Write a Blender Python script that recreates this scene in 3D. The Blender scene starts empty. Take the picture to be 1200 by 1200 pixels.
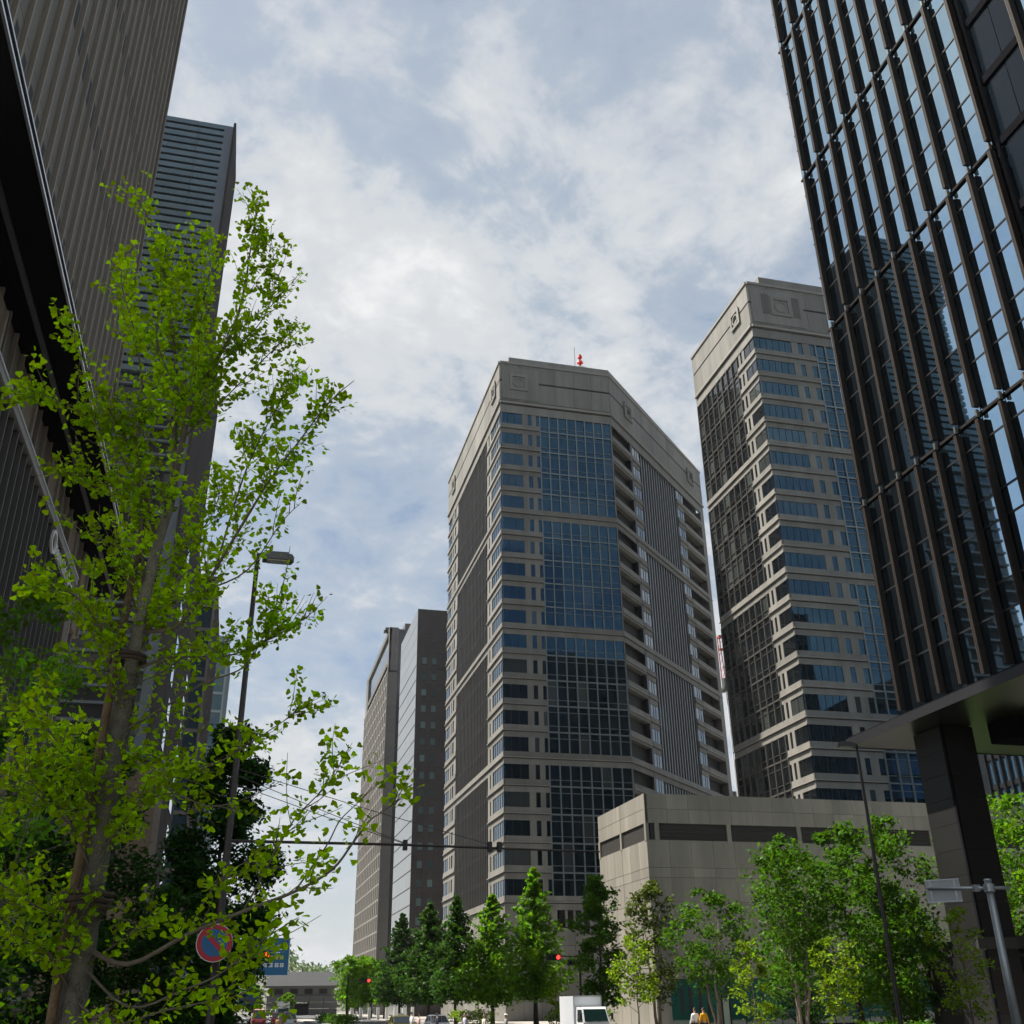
import bpy, bmesh, math, random
import numpy as np
from mathutils import Vector, Matrix

R_ = math.radians
scene = bpy.context.scene
COL = scene.collection

# ------------------------------------------------------------------ camera, light, sky, exposure
cam_d = bpy.data.cameras.new("camera")
cam = bpy.data.objects.new("camera", cam_d)
COL.objects.link(cam)
cam_d.sensor_width = 36.0
cam_d.lens = 35.88
cam_d.clip_start = 0.1
cam_d.clip_end = 9000
cam.matrix_world = Matrix(((0.9699635, -0.0942558, -0.2242468, 0.0),
                           (-0.2429085, -0.4241781, -0.8723923, 0.0),
                           (-0.0128925, 0.9006602, -0.4343328, 2.2),
                           (0, 0, 0, 1)))
scene.camera = cam

SUN_AZ = -62.0      # degrees from the street's far end (+Y) towards +X
SUN_EL = 61.5
sa, se = R_(SUN_AZ), R_(SUN_EL)
to_sun = Vector((math.sin(sa) * math.cos(se), math.cos(sa) * math.cos(se), math.sin(se)))
sun_d = bpy.data.lights.new("sun", 'SUN')
sun_d.energy = 5.0
sun_d.angle = R_(0.6)
sun_d.color = (1.0, 0.93, 0.82)
sun = bpy.data.objects.new("sun", sun_d)
sun.rotation_euler = to_sun.to_track_quat('Z', 'Y').to_euler()
sun.location = (0, 0, 200)
COL.objects.link(sun)

world = bpy.data.worlds.new("World")
scene.world = world
world.use_nodes = True
wn, wl = world.node_tree.nodes, world.node_tree.links
wn.clear()
w_out = wn.new("ShaderNodeOutputWorld")
w_bg = wn.new("ShaderNodeBackground")
w_bg.inputs[1].default_value = 0.054
sky = wn.new("ShaderNodeTexSky")
sky.sky_type = 'NISHITA'
sky.sun_disc = False
sky.sun_elevation = se
sky.sun_rotation = sa
sky.air_density = 1.0
sky.dust_density = 1.4
sky.ozone_density = 1.6

def wnode(kind, **kw):
    n = wn.new(kind)
    for k, v in kw.items():
        setattr(n, k, v)
    return n

def wmath(op, a, b=None, clamp=False):
    n = wnode("ShaderNodeMath", operation=op, use_clamp=clamp)
    for i, v in enumerate((a, b)):
        if v is None:
            continue
        if isinstance(v, (int, float)):
            n.inputs[i].default_value = v
        else:
            wl.new(v, n.inputs[i])
    return n.outputs[0]

def wramp(src, stops):
    n = wnode("ShaderNodeValToRGB")
    cr = n.color_ramp
    cr.interpolation = 'EASE'
    while len(cr.elements) < len(stops):
        cr.elements.new(0.5)
    for e, (p, c) in zip(cr.elements, stops):
        e.position = p
        e.color = c
    wl.new(src, n.inputs[0])
    return n.outputs[0]

tc = wnode("ShaderNodeTexCoord")
sep = wnode("ShaderNodeSeparateXYZ")
wl.new(tc.outputs["Generated"], sep.inputs[0])
zc = wmath('MAXIMUM', sep.outputs[2], 0.0)
zd = wmath('ADD', zc, 0.30)
cx = wmath('DIVIDE', sep.outputs[0], zd)
cy = wmath('DIVIDE', sep.outputs[1], zd)
comb = wnode("ShaderNodeCombineXYZ")
wl.new(cx, comb.inputs[0])
wl.new(cy, comb.inputs[1])
CLOUD_OFFSET = (-9.3307, -11.6044, 0.0)
mapn = wnode("ShaderNodeMapping")
mapn.inputs["Location"].default_value = CLOUD_OFFSET
mapn.inputs["Rotation"].default_value = (0, 0, R_(-28))
mapn.inputs["Scale"].default_value = (1.0, 1.0, 1.0)
wl.new(comb.outputs[0], mapn.inputs[0])

def wnoise(scale, detail, rough, dist=0.0):
    n = wnode("ShaderNodeTexNoise")
    n.inputs["Scale"].default_value = scale
    n.inputs["Detail"].default_value = detail
    n.inputs["Roughness"].default_value = rough
    n.inputs["Distortion"].default_value = dist
    wl.new(mapn.outputs[0], n.inputs["Vector"])
    return n.outputs[0]

n_big = wnoise(1.7, 3.0, 0.5, 0.3)
n_mid = wnoise(5.2, 12.0, 0.62, 0.35)
n_fine = wnoise(17.0, 9.0, 0.62, 0.3)
mix1 = wmath('ADD', wmath('MULTIPLY', n_big, 0.50), wmath('MULTIPLY', n_mid, 0.34))
dens = wmath('ADD', mix1, wmath('MULTIPLY', n_fine, 0.16))
cover = wramp(dens, [(0.39, (0.30, 0.30, 0.30, 1)), (0.48, (0.68, 0.68, 0.68, 1)), (0.58, (1, 1, 1, 1))])
# thin cloud is grey-blue, thick sunlit cloud is near white
shade = wramp(wmath('ADD', wmath('MULTIPLY', n_big, 0.35), wmath('ADD', wmath('MULTIPLY', n_mid, 0.43), wmath('MULTIPLY', n_fine, 0.22))),
              [(0.37, (3.3, 4.15, 4.95, 1)), (0.47, (4.2, 4.8, 5.35, 1)), (0.55, (5.5, 5.75, 6.0, 1)), (0.68, (7.6, 7.6, 7.6, 1))])
m_cloud = wnode("ShaderNodeMixRGB")
wl.new(cover, m_cloud.inputs[0])
wl.new(sky.outputs[0], m_cloud.inputs[1])
wl.new(shade, m_cloud.inputs[2])
# pale hazy band round the whole horizon
hz = wmath('POWER', wmath('SUBTRACT', 1.0, zc, clamp=True), 7.0)
m_haze = wnode("ShaderNodeMixRGB")
wl.new(wmath('MULTIPLY', hz, 0.8), m_haze.inputs[0])
wl.new(m_cloud.outputs[0], m_haze.inputs[1])
m_haze.inputs[2].default_value = (5.6, 5.7, 5.8, 1)
wl.new(m_haze.outputs[0], w_bg.inputs[0])
wl.new(w_bg.outputs[0], w_out.inputs[0])

vs = scene.view_settings
vs.view_transform = 'Standard'
vs.look = 'None'
vs.exposure = 1.2
vs.gamma = 1.0
vs.use_curve_mapping = False
scene.cycles.max_bounces = 8
scene.cycles.diffuse_bounces = 3
scene.cycles.glossy_bounces = 5
scene.cycles.transparent_max_bounces = 8
scene.cycles.use_denoising = True

# ------------------------------------------------------------------ materials
MATS = {}

def mat(name, col, rough=0.6, metal=0.0, var=0.12, vscale=0.4, piece=0.0, bump=0.0, bscale=8.0,
        ior=1.45, coat=0.0, emit=None, spec=0.5, streak=False):
    if name in MATS:
        return MATS[name]
    m = bpy.data.materials.new(name)
    m.use_nodes = True
    nt = m.node_tree
    n, l = nt.nodes, nt.links
    b = n["Principled BSDF"]
    b.inputs["Roughness"].default_value = rough
    b.inputs["Metallic"].default_value = metal
    b.inputs["IOR"].default_value = ior
    b.inputs["Specular IOR Level"].default_value = spec
    b.inputs["Coat Weight"].default_value = coat
    geo = n.new("ShaderNodeNewGeometry")
    src = geo.outputs["Position"]
    if streak:
        mp = n.new("ShaderNodeMapping")
        mp.inputs["Scale"].default_value = (1.0, 1.0, 0.12)
        l.new(src, mp.inputs[0])
        src = mp.outputs[0]
    no = n.new("ShaderNodeTexNoise")
    no.inputs["Scale"].default_value = vscale
    no.inputs["Detail"].default_value = 6
    no.inputs["Roughness"].default_value = 0.65
    l.new(src, no.inputs["Vector"])
    mr = n.new("ShaderNodeMapRange")
    mr.inputs[1].default_value = 0.25
    mr.inputs[2].default_value = 0.75
    mr.inputs[3].default_value = 1 - var
    mr.inputs[4].default_value = 1 + var
    l.new(no.outputs[0], mr.inputs[0])
    fac = mr.outputs[0]
    if piece > 0:
        oi = n.new("ShaderNodeObjectInfo")
        mr2 = n.new("ShaderNodeMapRange")
        mr2.inputs[3].default_value = 1 - piece
        mr2.inputs[4].default_value = 1 + piece
        l.new(oi.outputs["Random"], mr2.inputs[0])
        mu = n.new("ShaderNodeMath")
        mu.operation = 'MULTIPLY'
        l.new(fac, mu.inputs[0])
        l.new(mr2.outputs[0], mu.inputs[1])
        fac = mu.outputs[0]
    hsv = n.new("ShaderNodeHueSaturation")
    hsv.inputs["Color"].default_value = (*col, 1)
    l.new(fac, hsv.inputs["Value"])
    l.new(hsv.outputs[0], b.inputs["Base Color"])
    if bump > 0:
        bn = n.new("ShaderNodeTexNoise")
        bn.inputs["Scale"].default_value = bscale
        bn.inputs["Detail"].default_value = 5
        l.new(geo.outputs["Position"], bn.inputs["Vector"])
        bp = n.new("ShaderNodeBump")
        bp.inputs["Strength"].default_value = bump
        bp.inputs["Distance"].default_value = 0.05
        l.new(bn.outputs[0], bp.inputs["Height"])
        l.new(bp.outputs[0], b.inputs["Normal"])
    if emit:
        b.inputs["Emission Color"].default_value = (*emit[0], 1)
        b.inputs["Emission Strength"].default_value = emit[1]
    MATS[name] = m
    return m

def glass_mat(name, col, metal=0.0, ior=1.9, rough=0.02, wave=0.0, wscale=0.6, piece=0.2, tint=None, blinds=0.0):
    """opaque, coated facade glass: dark body, strong mirror, slightly wavy"""
    m = mat(name, col, rough=rough, metal=metal, var=0.08, vscale=0.3, piece=piece, ior=ior)
    if tint:
        m.node_tree.nodes["Principled BSDF"].inputs["Specular Tint"].default_value = (*tint, 1)
    if blinds > 0:
        n, l = m.node_tree.nodes, m.node_tree.links
        b = n["Principled BSDF"]
        old = b.inputs["Base Color"].links[0].from_socket
        oi = n.new("ShaderNodeObjectInfo")
        cr = n.new("ShaderNodeValToRGB")
        cr.color_ramp.interpolation = 'CONSTANT'
        cr.color_ramp.elements[0].color = (0, 0, 0, 1)
        cr.color_ramp.elements[1].position = 1 - blinds
        cr.color_ramp.elements[1].color = (.6, .6, .6, 1)
        e = cr.color_ramp.elements.new(1 - blinds * .35)
        e.color = (1, 1, 1, 1)
        l.new(oi.outputs["Random"], cr.inputs[0])
        mx = n.new("ShaderNodeMixRGB")
        l.new(cr.outputs[0], mx.inputs[0])
        l.new(old, mx.inputs[1])
        mx.inputs[2].default_value = (0.06, 0.068, 0.066, 1)
        l.new(mx.outputs[0], b.inputs["Base Color"])
    if wave > 0:
        n, l = m.node_tree.nodes, m.node_tree.links
        b = n["Principled BSDF"]
        geo = n.new("ShaderNodeNewGeometry")
        no = n.new("ShaderNodeTexNoise")
        no.inputs["Scale"].default_value = wscale
        no.inputs["Detail"].default_value = 1.0
        l.new(geo.outputs["Position"], no.inputs["Vector"])
        bp = n.new("ShaderNodeBump")
        bp.inputs["Strength"].default_value = wave
        bp.inputs["Distance"].default_value = 0.02
        l.new(no.outputs[0], bp.inputs["Height"])
        l.new(bp.outputs[0], b.inputs["Normal"])
    return m

def leaf_mat(name, col, trans=0.45, var=0.35, vscale=0.9, rough=0.45, back=None):
    if name in MATS:
        return MATS[name]
    m = bpy.data.materials.new(name)
    m.use_nodes = True
    nt = m.node_tree
    n, l = nt.nodes, nt.links
    n.clear()
    out = n.new("ShaderNodeOutputMaterial")
    geo = n.new("ShaderNodeNewGeometry")
    no = n.new("ShaderNodeTexNoise")
    no.inputs["Scale"].default_value = vscale
    no.inputs["Detail"].default_value = 4
    l.new(geo.outputs["Position"], no.inputs["Vector"])
    mr = n.new("ShaderNodeMapRange")
    mr.inputs[1].default_value = 0.3
    mr.inputs[2].default_value = 0.7
    mr.inputs[3].default_value = 1 - var
    mr.inputs[4].default_value = 1 + var
    l.new(no.outputs[0], mr.inputs[0])
    # each leaf differs a little
    ri = n.new("ShaderNodeMapRange")
    ri.inputs[3].default_value = 0.55
    ri.inputs[4].default_value = 1.3
    l.new(geo.outputs["Random Per Island"], ri.inputs[0])
    mu = n.new("ShaderNodeMath")
    mu.operation = 'MULTIPLY'
    l.new(mr.outputs[0], mu.inputs[0])
    l.new(ri.outputs[0], mu.inputs[1])
    hs = n.new("ShaderNodeHueSaturation")
    hs.inputs["Color"].default_value = (*col, 1)
    l.new(mu.outputs[0], hs.inputs["Value"])
    hm = n.new("ShaderNodeMapRange")
    hm.inputs[3].default_value = 0.485
    hm.inputs[4].default_value = 0.515
    l.new(geo.outputs["Random Per Island"], hm.inputs[0])
    l.new(hm.outputs[0], hs.inputs["Hue"])
    df = n.new("ShaderNodeBsdfPrincipled")
    df.inputs["Roughness"].default_value = rough
    df.inputs["Specular IOR Level"].default_value = 0.07
    l.new(hs.outputs[0], df.inputs["Base Color"])
    tr = n.new("ShaderNodeBsdfTranslucent")
    g2 = n.new("ShaderNodeMixRGB")
    g2.blend_type = 'MULTIPLY'
    g2.inputs[0].default_value = 1.0
    g2.inputs[2].default_value = (*(back or (1.7, 1.6, 0.5)), 1)
    l.new(hs.outputs[0], g2.inputs[1])
    l.new(g2.outputs[0], tr.inputs["Color"])
    mx = n.new("ShaderNodeMixShader")
    mx.inputs[0].default_value = trans
    l.new(df.outputs[0], mx.inputs[1])
    l.new(tr.outputs[0], mx.inputs[2])
    l.new(mx.outputs[0], out.inputs[0])
    MATS[name] = m
    return m

M_STONE = mat("pale_granite", (0.192, 0.187, 0.172), 0.65, var=0.28, vscale=0.45, piece=0.15, streak=True)
M_LEDGE = mat("ledge_stone", (0.24, 0.23, 0.21), 0.6, var=0.12, piece=0.05)
M_MULL = mat("mullion_metal", (0.21, 0.235, 0.24), 0.4, metal=0.5, var=0.1)
M_FINGREY = mat("grey_fin_metal", (0.10, 0.096, 0.09), 0.45, metal=0.3, var=0.15)
M_FINDARK = mat("dark_fin_metal", (0.03, 0.03, 0.033), 0.4, metal=0.4, var=0.15)
M_DARK = mat("dark_reveal", (0.018, 0.018, 0.02), 0.7, var=0.1)
G_BLUE = glass_mat("blue_facade_glass", (0.003, 0.007, 0.010), ior=2.05, tint=(0.20, 0.52, 0.82), blinds=.16, wave=0.10, wscale=0.5)
G_DARK = glass_mat("dark_facade_glass", (0.008, 0.010, 0.012), ior=2.0, blinds=.22, wave=0.08, wscale=0.5)
G_SKYWIN = glass_mat("bright_window_glass", (0.02, 0.028, 0.034), ior=3.0, tint=(0.75, 0.88, 1.0), blinds=.15, wave=0.08, wscale=0.5)
G_RECESS = glass_mat("balcony_glass", (0.006, 0.007, 0.008), ior=1.3)
G_MIRROR = glass_mat("mirror_facade_glass", (0.40, 0.55, 0.64), metal=1.0, ior=1.6, rough=0.015, wave=0.05, wscale=0.35, piece=0.06)
M_BRONZE = mat("bronze_fin_metal", (0.023, 0.018, 0.0165), 0.7, metal=0.0, var=0.25, vscale=1.5, spec=0.12)
M_BLACK = mat("black_soffit_metal", (0.013, 0.013, 0.016), 0.8, metal=0.0, var=0.2, spec=0.0)
M_BROWNWALL = mat("brown_grey_wall_panel", (0.165, 0.145, 0.122), 0.7, var=0.13, vscale=0.3, piece=0.09, streak=True)
M_BROWNFIN = mat("brown_grey_fin", (0.25, 0.215, 0.18), 0.6, var=0.1)

# ------------------------------------------------------------------ object helpers
MESH_CACHE = {}

def link(o, parent=None):
    COL.objects.link(o)
    if parent is not None:
        o.parent = parent
    return o

def tag(o, label=None, cat=None, group=None, kind=None):
    if label:
        o["label"] = label
    if cat:
        o["category"] = cat
    if group:
        o["group"] = group
    if kind:
        o["kind"] = kind
    return o

def thing(name, label, cat, loc=(0, 0, 0), group=None, rotz=0.0):
    o = bpy.data.objects.new(name, None)
    o.empty_display_size = 0.5
    o.location = loc
    o.rotation_euler = (0, 0, rotz)
    link(o)
    return tag(o, label, cat, group)

def box_mesh(sx, sy, sz, m):
    key = (round(sx, 3), round(sy, 3), round(sz, 3), m.name)
    me = MESH_CACHE.get(key)
    if me is None:
        x, y, z = sx / 2, sy / 2, sz / 2
        v = [(-x, -y, -z), (x, -y, -z), (x, y, -z), (-x, y, -z), (-x, -y, z), (x, -y, z), (x, y, z), (-x, y, z)]
        f = [(0, 3, 2, 1), (4, 5, 6, 7), (0, 1, 5, 4), (1, 2, 6, 5), (2, 3, 7, 6), (3, 0, 4, 7)]
        me = bpy.data.meshes.new("box_piece")
        me.from_pydata(v, [], f)
        me.materials.append(m)
        MESH_CACHE[key] = me
    return me

def abs_loc(parent):
    p = Vector((0, 0, 0))
    while parent is not None:
        p = p + Vector(parent.location)
        parent = parent.parent
    return p

def box(name, m, x0, x1, y0, y1, z0, z1, parent=None, rot=(0, 0, 0), kind=None):
    """axis-aligned box in world coordinates (parents are never rotated here)"""
    o = bpy.data.objects.new(name, box_mesh(abs(x1 - x0), abs(y1 - y0), abs(z1 - z0), m))
    o.location = Vector(((x0 + x1) / 2, (y0 + y1) / 2, (z0 + z1) / 2)) - abs_loc(parent)
    o.rotation_euler = rot
    link(o, parent)
    if kind:
        o["kind"] = kind
    return o

class Wall:
    """a facade: u runs along it, n points out of it"""
    def __init__(s, ox, oy, deg):
        s.ox, s.oy, s.a = ox, oy, R_(deg)
        s.c, s.s = math.cos(s.a), math.sin(s.a)

    def p(s, u, n, z):
        return Vector((s.ox + u * s.c + n * s.s, s.oy + u * s.s - n * s.c, z))

    def bx(s, name, m, u0, u1, n0, n1, z0, z1, parent, jit=0.0):
        o = bpy.data.objects.new(name, box_mesh(u1 - u0, n1 - n0, z1 - z0, m))
        o.location = s.p((u0 + u1) / 2, (n0 + n1) / 2, (z0 + z1) / 2) - abs_loc(parent)
        o.rotation_euler = (random.gauss(0, jit), 0, s.a + random.gauss(0, jit)) if jit else (0, 0, s.a)
        link(o, parent)
        return o

class MB:
    """collects boxes, tubes and polygons into one mesh"""
    def __init__(s):
        s.v, s.f, s.mi = [], [], []
        s.cur = 0

    def add(s, vs_, fs_):
        b = len(s.v)
        s.v += [tuple(q) for q in vs_]
        for q in fs_:
            s.f.append(tuple(b + i for i in q))
            s.mi.append(s.cur)

    def box(s, x0, x1, y0, y1, z0, z1):
        s.add([(x0, y0, z0), (x1, y0, z0), (x1, y1, z0), (x0, y1, z0), (x0, y0, z1), (x1, y0, z1), (x1, y1, z1), (x0, y1, z1)],
              [(0, 3, 2, 1), (4, 5, 6, 7), (0, 1, 5, 4), (1, 2, 6, 5), (2, 3, 7, 6), (3, 0, 4, 7)])

    def prism(s, poly, z0, z1):
        n = len(poly)
        s.add([(x, y, z0) for x, y in poly] + [(x, y, z1) for x, y in poly],
              [tuple(range(n - 1, -1, -1)), tuple(range(n, 2 * n))] + [(i, (i + 1) % n, n + (i + 1) % n, n + i) for i in range(n)])

    def tube(s, pts, radii, seg=8, cap=True):
        pts = [Vector(q) for q in pts]
        n = len(pts)
        if isinstance(radii, (int, float)):
            radii = [radii] * n
        rings = []
        up = Vector((0.13, 0.27, 1)).normalized()
        for i in range(n):
            d = (pts[min(i + 1, n - 1)] - pts[max(i - 1, 0)])
            d = d.normalized() if d.length > 1e-9 else Vector((0, 0, 1))
            a = d.cross(up)
            if a.length < 0.05:
                a = d.cross(Vector((1, 0, 0)))
            a.normalize()
            b = d.cross(a)
            rings.append([pts[i] + radii[i] * (math.cos(2 * math.pi * k / seg) * a + math.sin(2 * math.pi * k / seg) * b) for k in range(seg)])
        vs_ = [q for r in rings for q in r]
        fs_ = []
        for i in range(n - 1):
            for k in range(seg):
                k2 = (k + 1) % seg
                fs_.append((i * seg + k, i * seg + k2, (i + 1) * seg + k2, (i + 1) * seg + k))
        if cap:
            fs_.append(tuple(range(seg - 1, -1, -1)))
            fs_.append(tuple((n - 1) * seg + k for k in range(seg)))
        s.add(vs_, fs_)

    def build(s, name, mats, parent=None, smooth=False, local=False, kind=None):
        me = bpy.data.meshes.new(name)
        off = Vector((0, 0, 0)) if local else abs_loc(parent)
        me.from_pydata([(x - off.x, y - off.y, z - off.z) for x, y, z in s.v], [], s.f)
        for m in (mats if isinstance(mats, (list, tuple)) else [mats]):
            me.materials.append(m)
        if isinstance(mats, (list, tuple)):
            me.polygons.foreach_set("material_index", s.mi)
        if smooth:
            me.polygons.foreach_set("use_smooth", [True] * len(me.polygons))
        bm = bmesh.new()
        bm.from_mesh(me)
        bmesh.ops.recalc_face_normals(bm, faces=bm.faces)
        bm.to_mesh(me)
        bm.free()
        o = bpy.data.objects.new(name, me)
        link(o, parent)
        if kind:
            o["kind"] = kind
        return o

def np_mesh(name, verts, quads, m, parent=None, kind=None):
    """fast mesh from an (n,4) quad array"""
    me = bpy.data.meshes.new(name)
    nv, nq = len(verts), len(quads)
    k = quads.shape[1]
    me.vertices.add(nv)
    me.vertices.foreach_set("co", np.asarray(verts, dtype=np.float32).ravel())
    me.loops.add(nq * k)
    me.polygons.add(nq)
    me.loops.foreach_set("vertex_index", np.asarray(quads, dtype=np.int32).ravel())
    me.polygons.foreach_set("loop_start", np.arange(0, nq * k, k, dtype=np.int32))
    me.polygons.foreach_set("loop_total", np.full(nq, k, dtype=np.int32))
    me.update(calc_edges=True)
    me.materials.append(m)
    o = bpy.data.objects.new(name, me)
    link(o, parent)
    if kind:
        o["kind"] = kind
    return o

random.seed(11)

# ------------------------------------------------------------------ ground, road, pavements
M_ASPH = mat("asphalt", (0.055, 0.055, 0.057), 0.85, var=0.2, vscale=0.5, bump=0.2, bscale=30)
M_PAVE = mat("paving", (0.27, 0.255, 0.235), 0.8, var=0.15, vscale=0.6)
M_KERB = mat("kerb_stone", (0.36, 0.35, 0.33), 0.8, var=0.1)
M_PAINT = mat("road_paint", (0.75, 0.75, 0.72), 0.6, var=0.12, vscale=2)
M_SOIL = mat("ground_earth", (0.12, 0.12, 0.10), 0.9, var=0.2, vscale=0.05)

def sheet(name, m, x0, x1, y0, y1, z):
    mb = MB()
    mb.add([(x0, y0, z), (x1, y0, z), (x1, y1, z), (x0, y1, z)], [(0, 1, 2, 3)])
    return mb.build(name, m, kind="structure")

sheet("ground", M_SOIL, -3500, 3500, -2500, 4500, -0.05)
sheet("road", M_ASPH, 0.7, 25.4, -60, 420, 0.0)
box("pavement", M_PAVE, -12, 0.5, -60, 420, -0.04, 0.12, kind="structure")
box("pavement", M_PAVE, 25.6, 150, -60, 420, -0.04, 0.121, kind="structure")
box("kerb", M_KERB, 0.5, 0.7, -60, 420, -0.04, 0.14, kind="structure")
box("kerb", M_KERB, 25.4, 25.6, -60, 420, -0.04, 0.141, kind="structure")
mk = MB()
for x in (4.0, 7.4, 18.4, 21.9):
    y = 20.0
    while y < 400:
        mk.add([(x - .08, y, .004), (x + .08, y, .004), (x + .08, y + 5, .004), (x - .08, y + 5, .004)], [(0, 1, 2, 3)])
        y += 10
for y0 in (72, 108):
    for i in range(26):
        x = 1.4 + i * 0.93
        mk.add([(x, y0, .004), (x + .45, y0, .004), (x + .45, y0 + 4, .004), (x, y0 + 4, .004)], [(0, 1, 2, 3)])
for x in (10.6, 15.2):
    mk.add([(x - .08, 120, .0045), (x + .08, 120, .0045), (x + .08, 400, .0045), (x - .08, 400, .0045)], [(0, 1, 2, 3)])
mk.build("road_marking", M_PAINT, kind="structure")

# ------------------------------------------------------------------ the two granite towers
def emblem(W, uc, zc, w, parent, m):
    """a square frame with a disc inside, standing 12 cm proud of the parapet"""
    mb = MB()
    def loc(u, n, z):
        return W.p(u, n, z)
    def fb(u0, u1, n0, n1, z0, z1):
        mb.add([loc(u0, n0, z0), loc(u1, n0, z0), loc(u1, n1, z0), loc(u0, n1, z0), loc(u0, n0, z1), loc(u1, n0, z1), loc(u1, n1, z1), loc(u0, n1, z1)],
               [(0, 3, 2, 1), (4, 5, 6, 7), (0, 1, 5, 4), (1, 2, 6, 5), (2, 3, 7, 6), (3, 0, 4, 7)])
    h = w / 2
    t = .16 * w
    fb(uc - h, uc - h + t, .17, .38, zc - h, zc + h)
    fb(uc + h - t, uc + h, .17, .38, zc - h, zc + h)
    fb(uc - h + t, uc + h - t, .17, .37, zc - h, zc - h + t)
    fb(uc - h + t, uc + h - t, .17, .37, zc + h - t, zc + h)
    ring = [(uc + math.cos(a) * r, zc + math.sin(a) * r) for r in (h * .62, h * .46) for a in [2 * math.pi * i / 20 for i in range(20)]]
    v = [loc(u, .30, z) for u, z in ring] + [loc(u, .17, z) for u, z in ring]
    f = []
    for i in range(20):
        j = (i + 1) % 20
        f += [(i, j, 20 + j, 20 + i), (40 + i, 40 + j, j, i), (20 + i, 20 + j, 60 + j, 60 + i)]
    mb.add(v, f)
    mb.build("emblem", m, parent)

LED0, FL = 19.0, 4.03          # height of the lowest ledge, storey height
NK = 19                        # storeys up to the cornice
GROUPS = [-1, 4, 9, 14, 19]    # ledges that run right round the tower

def led(k):
    return LED0 + FL * k

def ledges(W, u0, u1, ks, T, nm=0.0):
    for k in ks:
        z = led(k)
        W.bx("spandrel", M_STONE, u0, u1, -.25, .0 + nm, z + .13, z + .93, T)
        W.bx("spandrel", M_STONE, u0, u1, -.25, -.06 + nm, z - .93, z - .12, T)
        W.bx("ledge", M_LEDGE, u0, u1, -.25, .17 + nm, z, z + .13, T)
        W.bx("shadow_joint", M_DARK, u0, u1, -.25, -.12 + nm, z - .12, z, T)

def window_row(W, cuts, ks, T, glass, nm=0.0, pane_w=1.0):
    """cuts: list of (u0, u1, 'w'|'p') ; windows sit 18 cm back, piers flush"""
    for k in ks:
        z0, z1 = led(k) + .93, led(k + 1) - .93
        for u0, u1, kind in cuts:
            if kind == 'p':
                W.bx("pier", M_STONE, u0, u1, -.25, -.05 + nm, z0, z1, T)
            else:
                W.bx("window_pane", glass, u0, u1, -.25, -.16 + nm, z0, z1, T, jit=.0015)
                n = max(1, round((u1 - u0) / pane_w))
                for i in range(1, n):
                    u = u0 + (u1 - u0) * i / n
                    W.bx("glazing_bar", M_FINDARK, u - .035, u + .035, -.155, -.11 + nm, z0, z1, T)

def curtain(W, u0, u1, nb, T, glass, bar=M_MULL, groups=GROUPS, rows=True, nm=0.0):
    du = (u1 - u0) / nb
    for gi in range(len(groups) - 1):
        ka, kb = groups[gi], groups[gi + 1]
        zlo, zhi = led(ka) + .93, led(kb) - .93
        for i in range(nb + 1):
            u = u0 + du * i
            W.bx("mullion", bar, u - .085, u + .085, -.19, .06 + nm, zlo, zhi, T)
        for k in range(ka, kb):
            za, zb = max(zlo, led(k)), min(zhi, led(k + 1))
            for i in range(nb):
                W.bx("curtain_pane", glass, u0 + du * i + .05, u0 + du * (i + 1) - .05, -.25, -.18 + nm, za, zb, T, jit=.0022)
            if k > ka:
                W.bx("transom", bar, u0, u1, -.175, .0 + nm, led(k) - .1, led(k) + .1, T)
            if rows:
                for dz in (.95, FL - .95):
                    z = led(k) + dz
                    if zlo + .3 < z < zhi - .3:
                        W.bx("thin_transom", bar, u0, u1, -.175, -.07 + nm, z - .035, z + .035, T)

M_PALEFIN = mat("pale_fin_metal", (0.20, 0.20, 0.195), 0.4, metal=.4, var=.1)

def finwall(W, u0, u1, nf, T, fin, glass, groups=GROUPS, bars=True, depth=.34, fw=.12):
    """a field of tall fins, one storey of dark glass behind each"""
    du = (u1 - u0) / nf
    for gi in range(len(groups) - 1):
        zlo, zhi = led(groups[gi]) + .93, led(groups[gi + 1]) - .93
        for k in range(groups[gi], groups[gi + 1]):
            za, zb = max(zlo, led(k)), min(zhi, led(k + 1))
            W.bx("glass_strip", glass, u0, u1, -.9, -.42, za, zb, T, jit=.001)
            if bars and k > groups[gi]:
                W.bx("floor_bar", M_FINDARK, u0, u1, -.41, -.22, led(k) - .32, led(k) + .32, T)
        for i in range(nf + 1):
            u = u0 + du * i
            W.bx("fin", fin, u - fw, u + fw, -.41, -.41 + depth, zlo, zhi, T)

def parapet(W, u0, u1, T, notch=0.0, seams=None, zc=95.6):
    """cornice and blank top storey"""
    W.bx("cornice_band", M_STONE, u0, u1, -.3, .02, zc - .96, zc + .55, T)
    W.bx("cornice_shadow", M_DARK, u0, u1, -.3, -.1, zc + .55, zc + .8, T)
    W.bx("cornice_ledge", M_LEDGE, u0, u1, -.3, .3, zc + .8, zc + 1.25, T)
    W.bx("shadow_joint", M_DARK, u0, u1, -.3, -.02, zc + 1.25, zc + 1.5, T)
    n = seams or max(1, round((u1 - u0) / 3.6))
    du = (u1 - u0) / n
    for i in range(n):
        for za, zb in ((zc + 1.5, 100.9), (101.25, 104.6)):
            W.bx("parapet_panel", M_STONE, u0 + du * i + .02, u0 + du * (i + 1) - .02, -.3, .1, za, zb, T)
    W.bx("parapet_groove", M_DARK, u0, u1, -.3, .02, 100.9, 101.25, T)
    W.bx("coping", M_LEDGE, u0, u1, -.4, .28, 104.6, 105.0, T)

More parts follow.
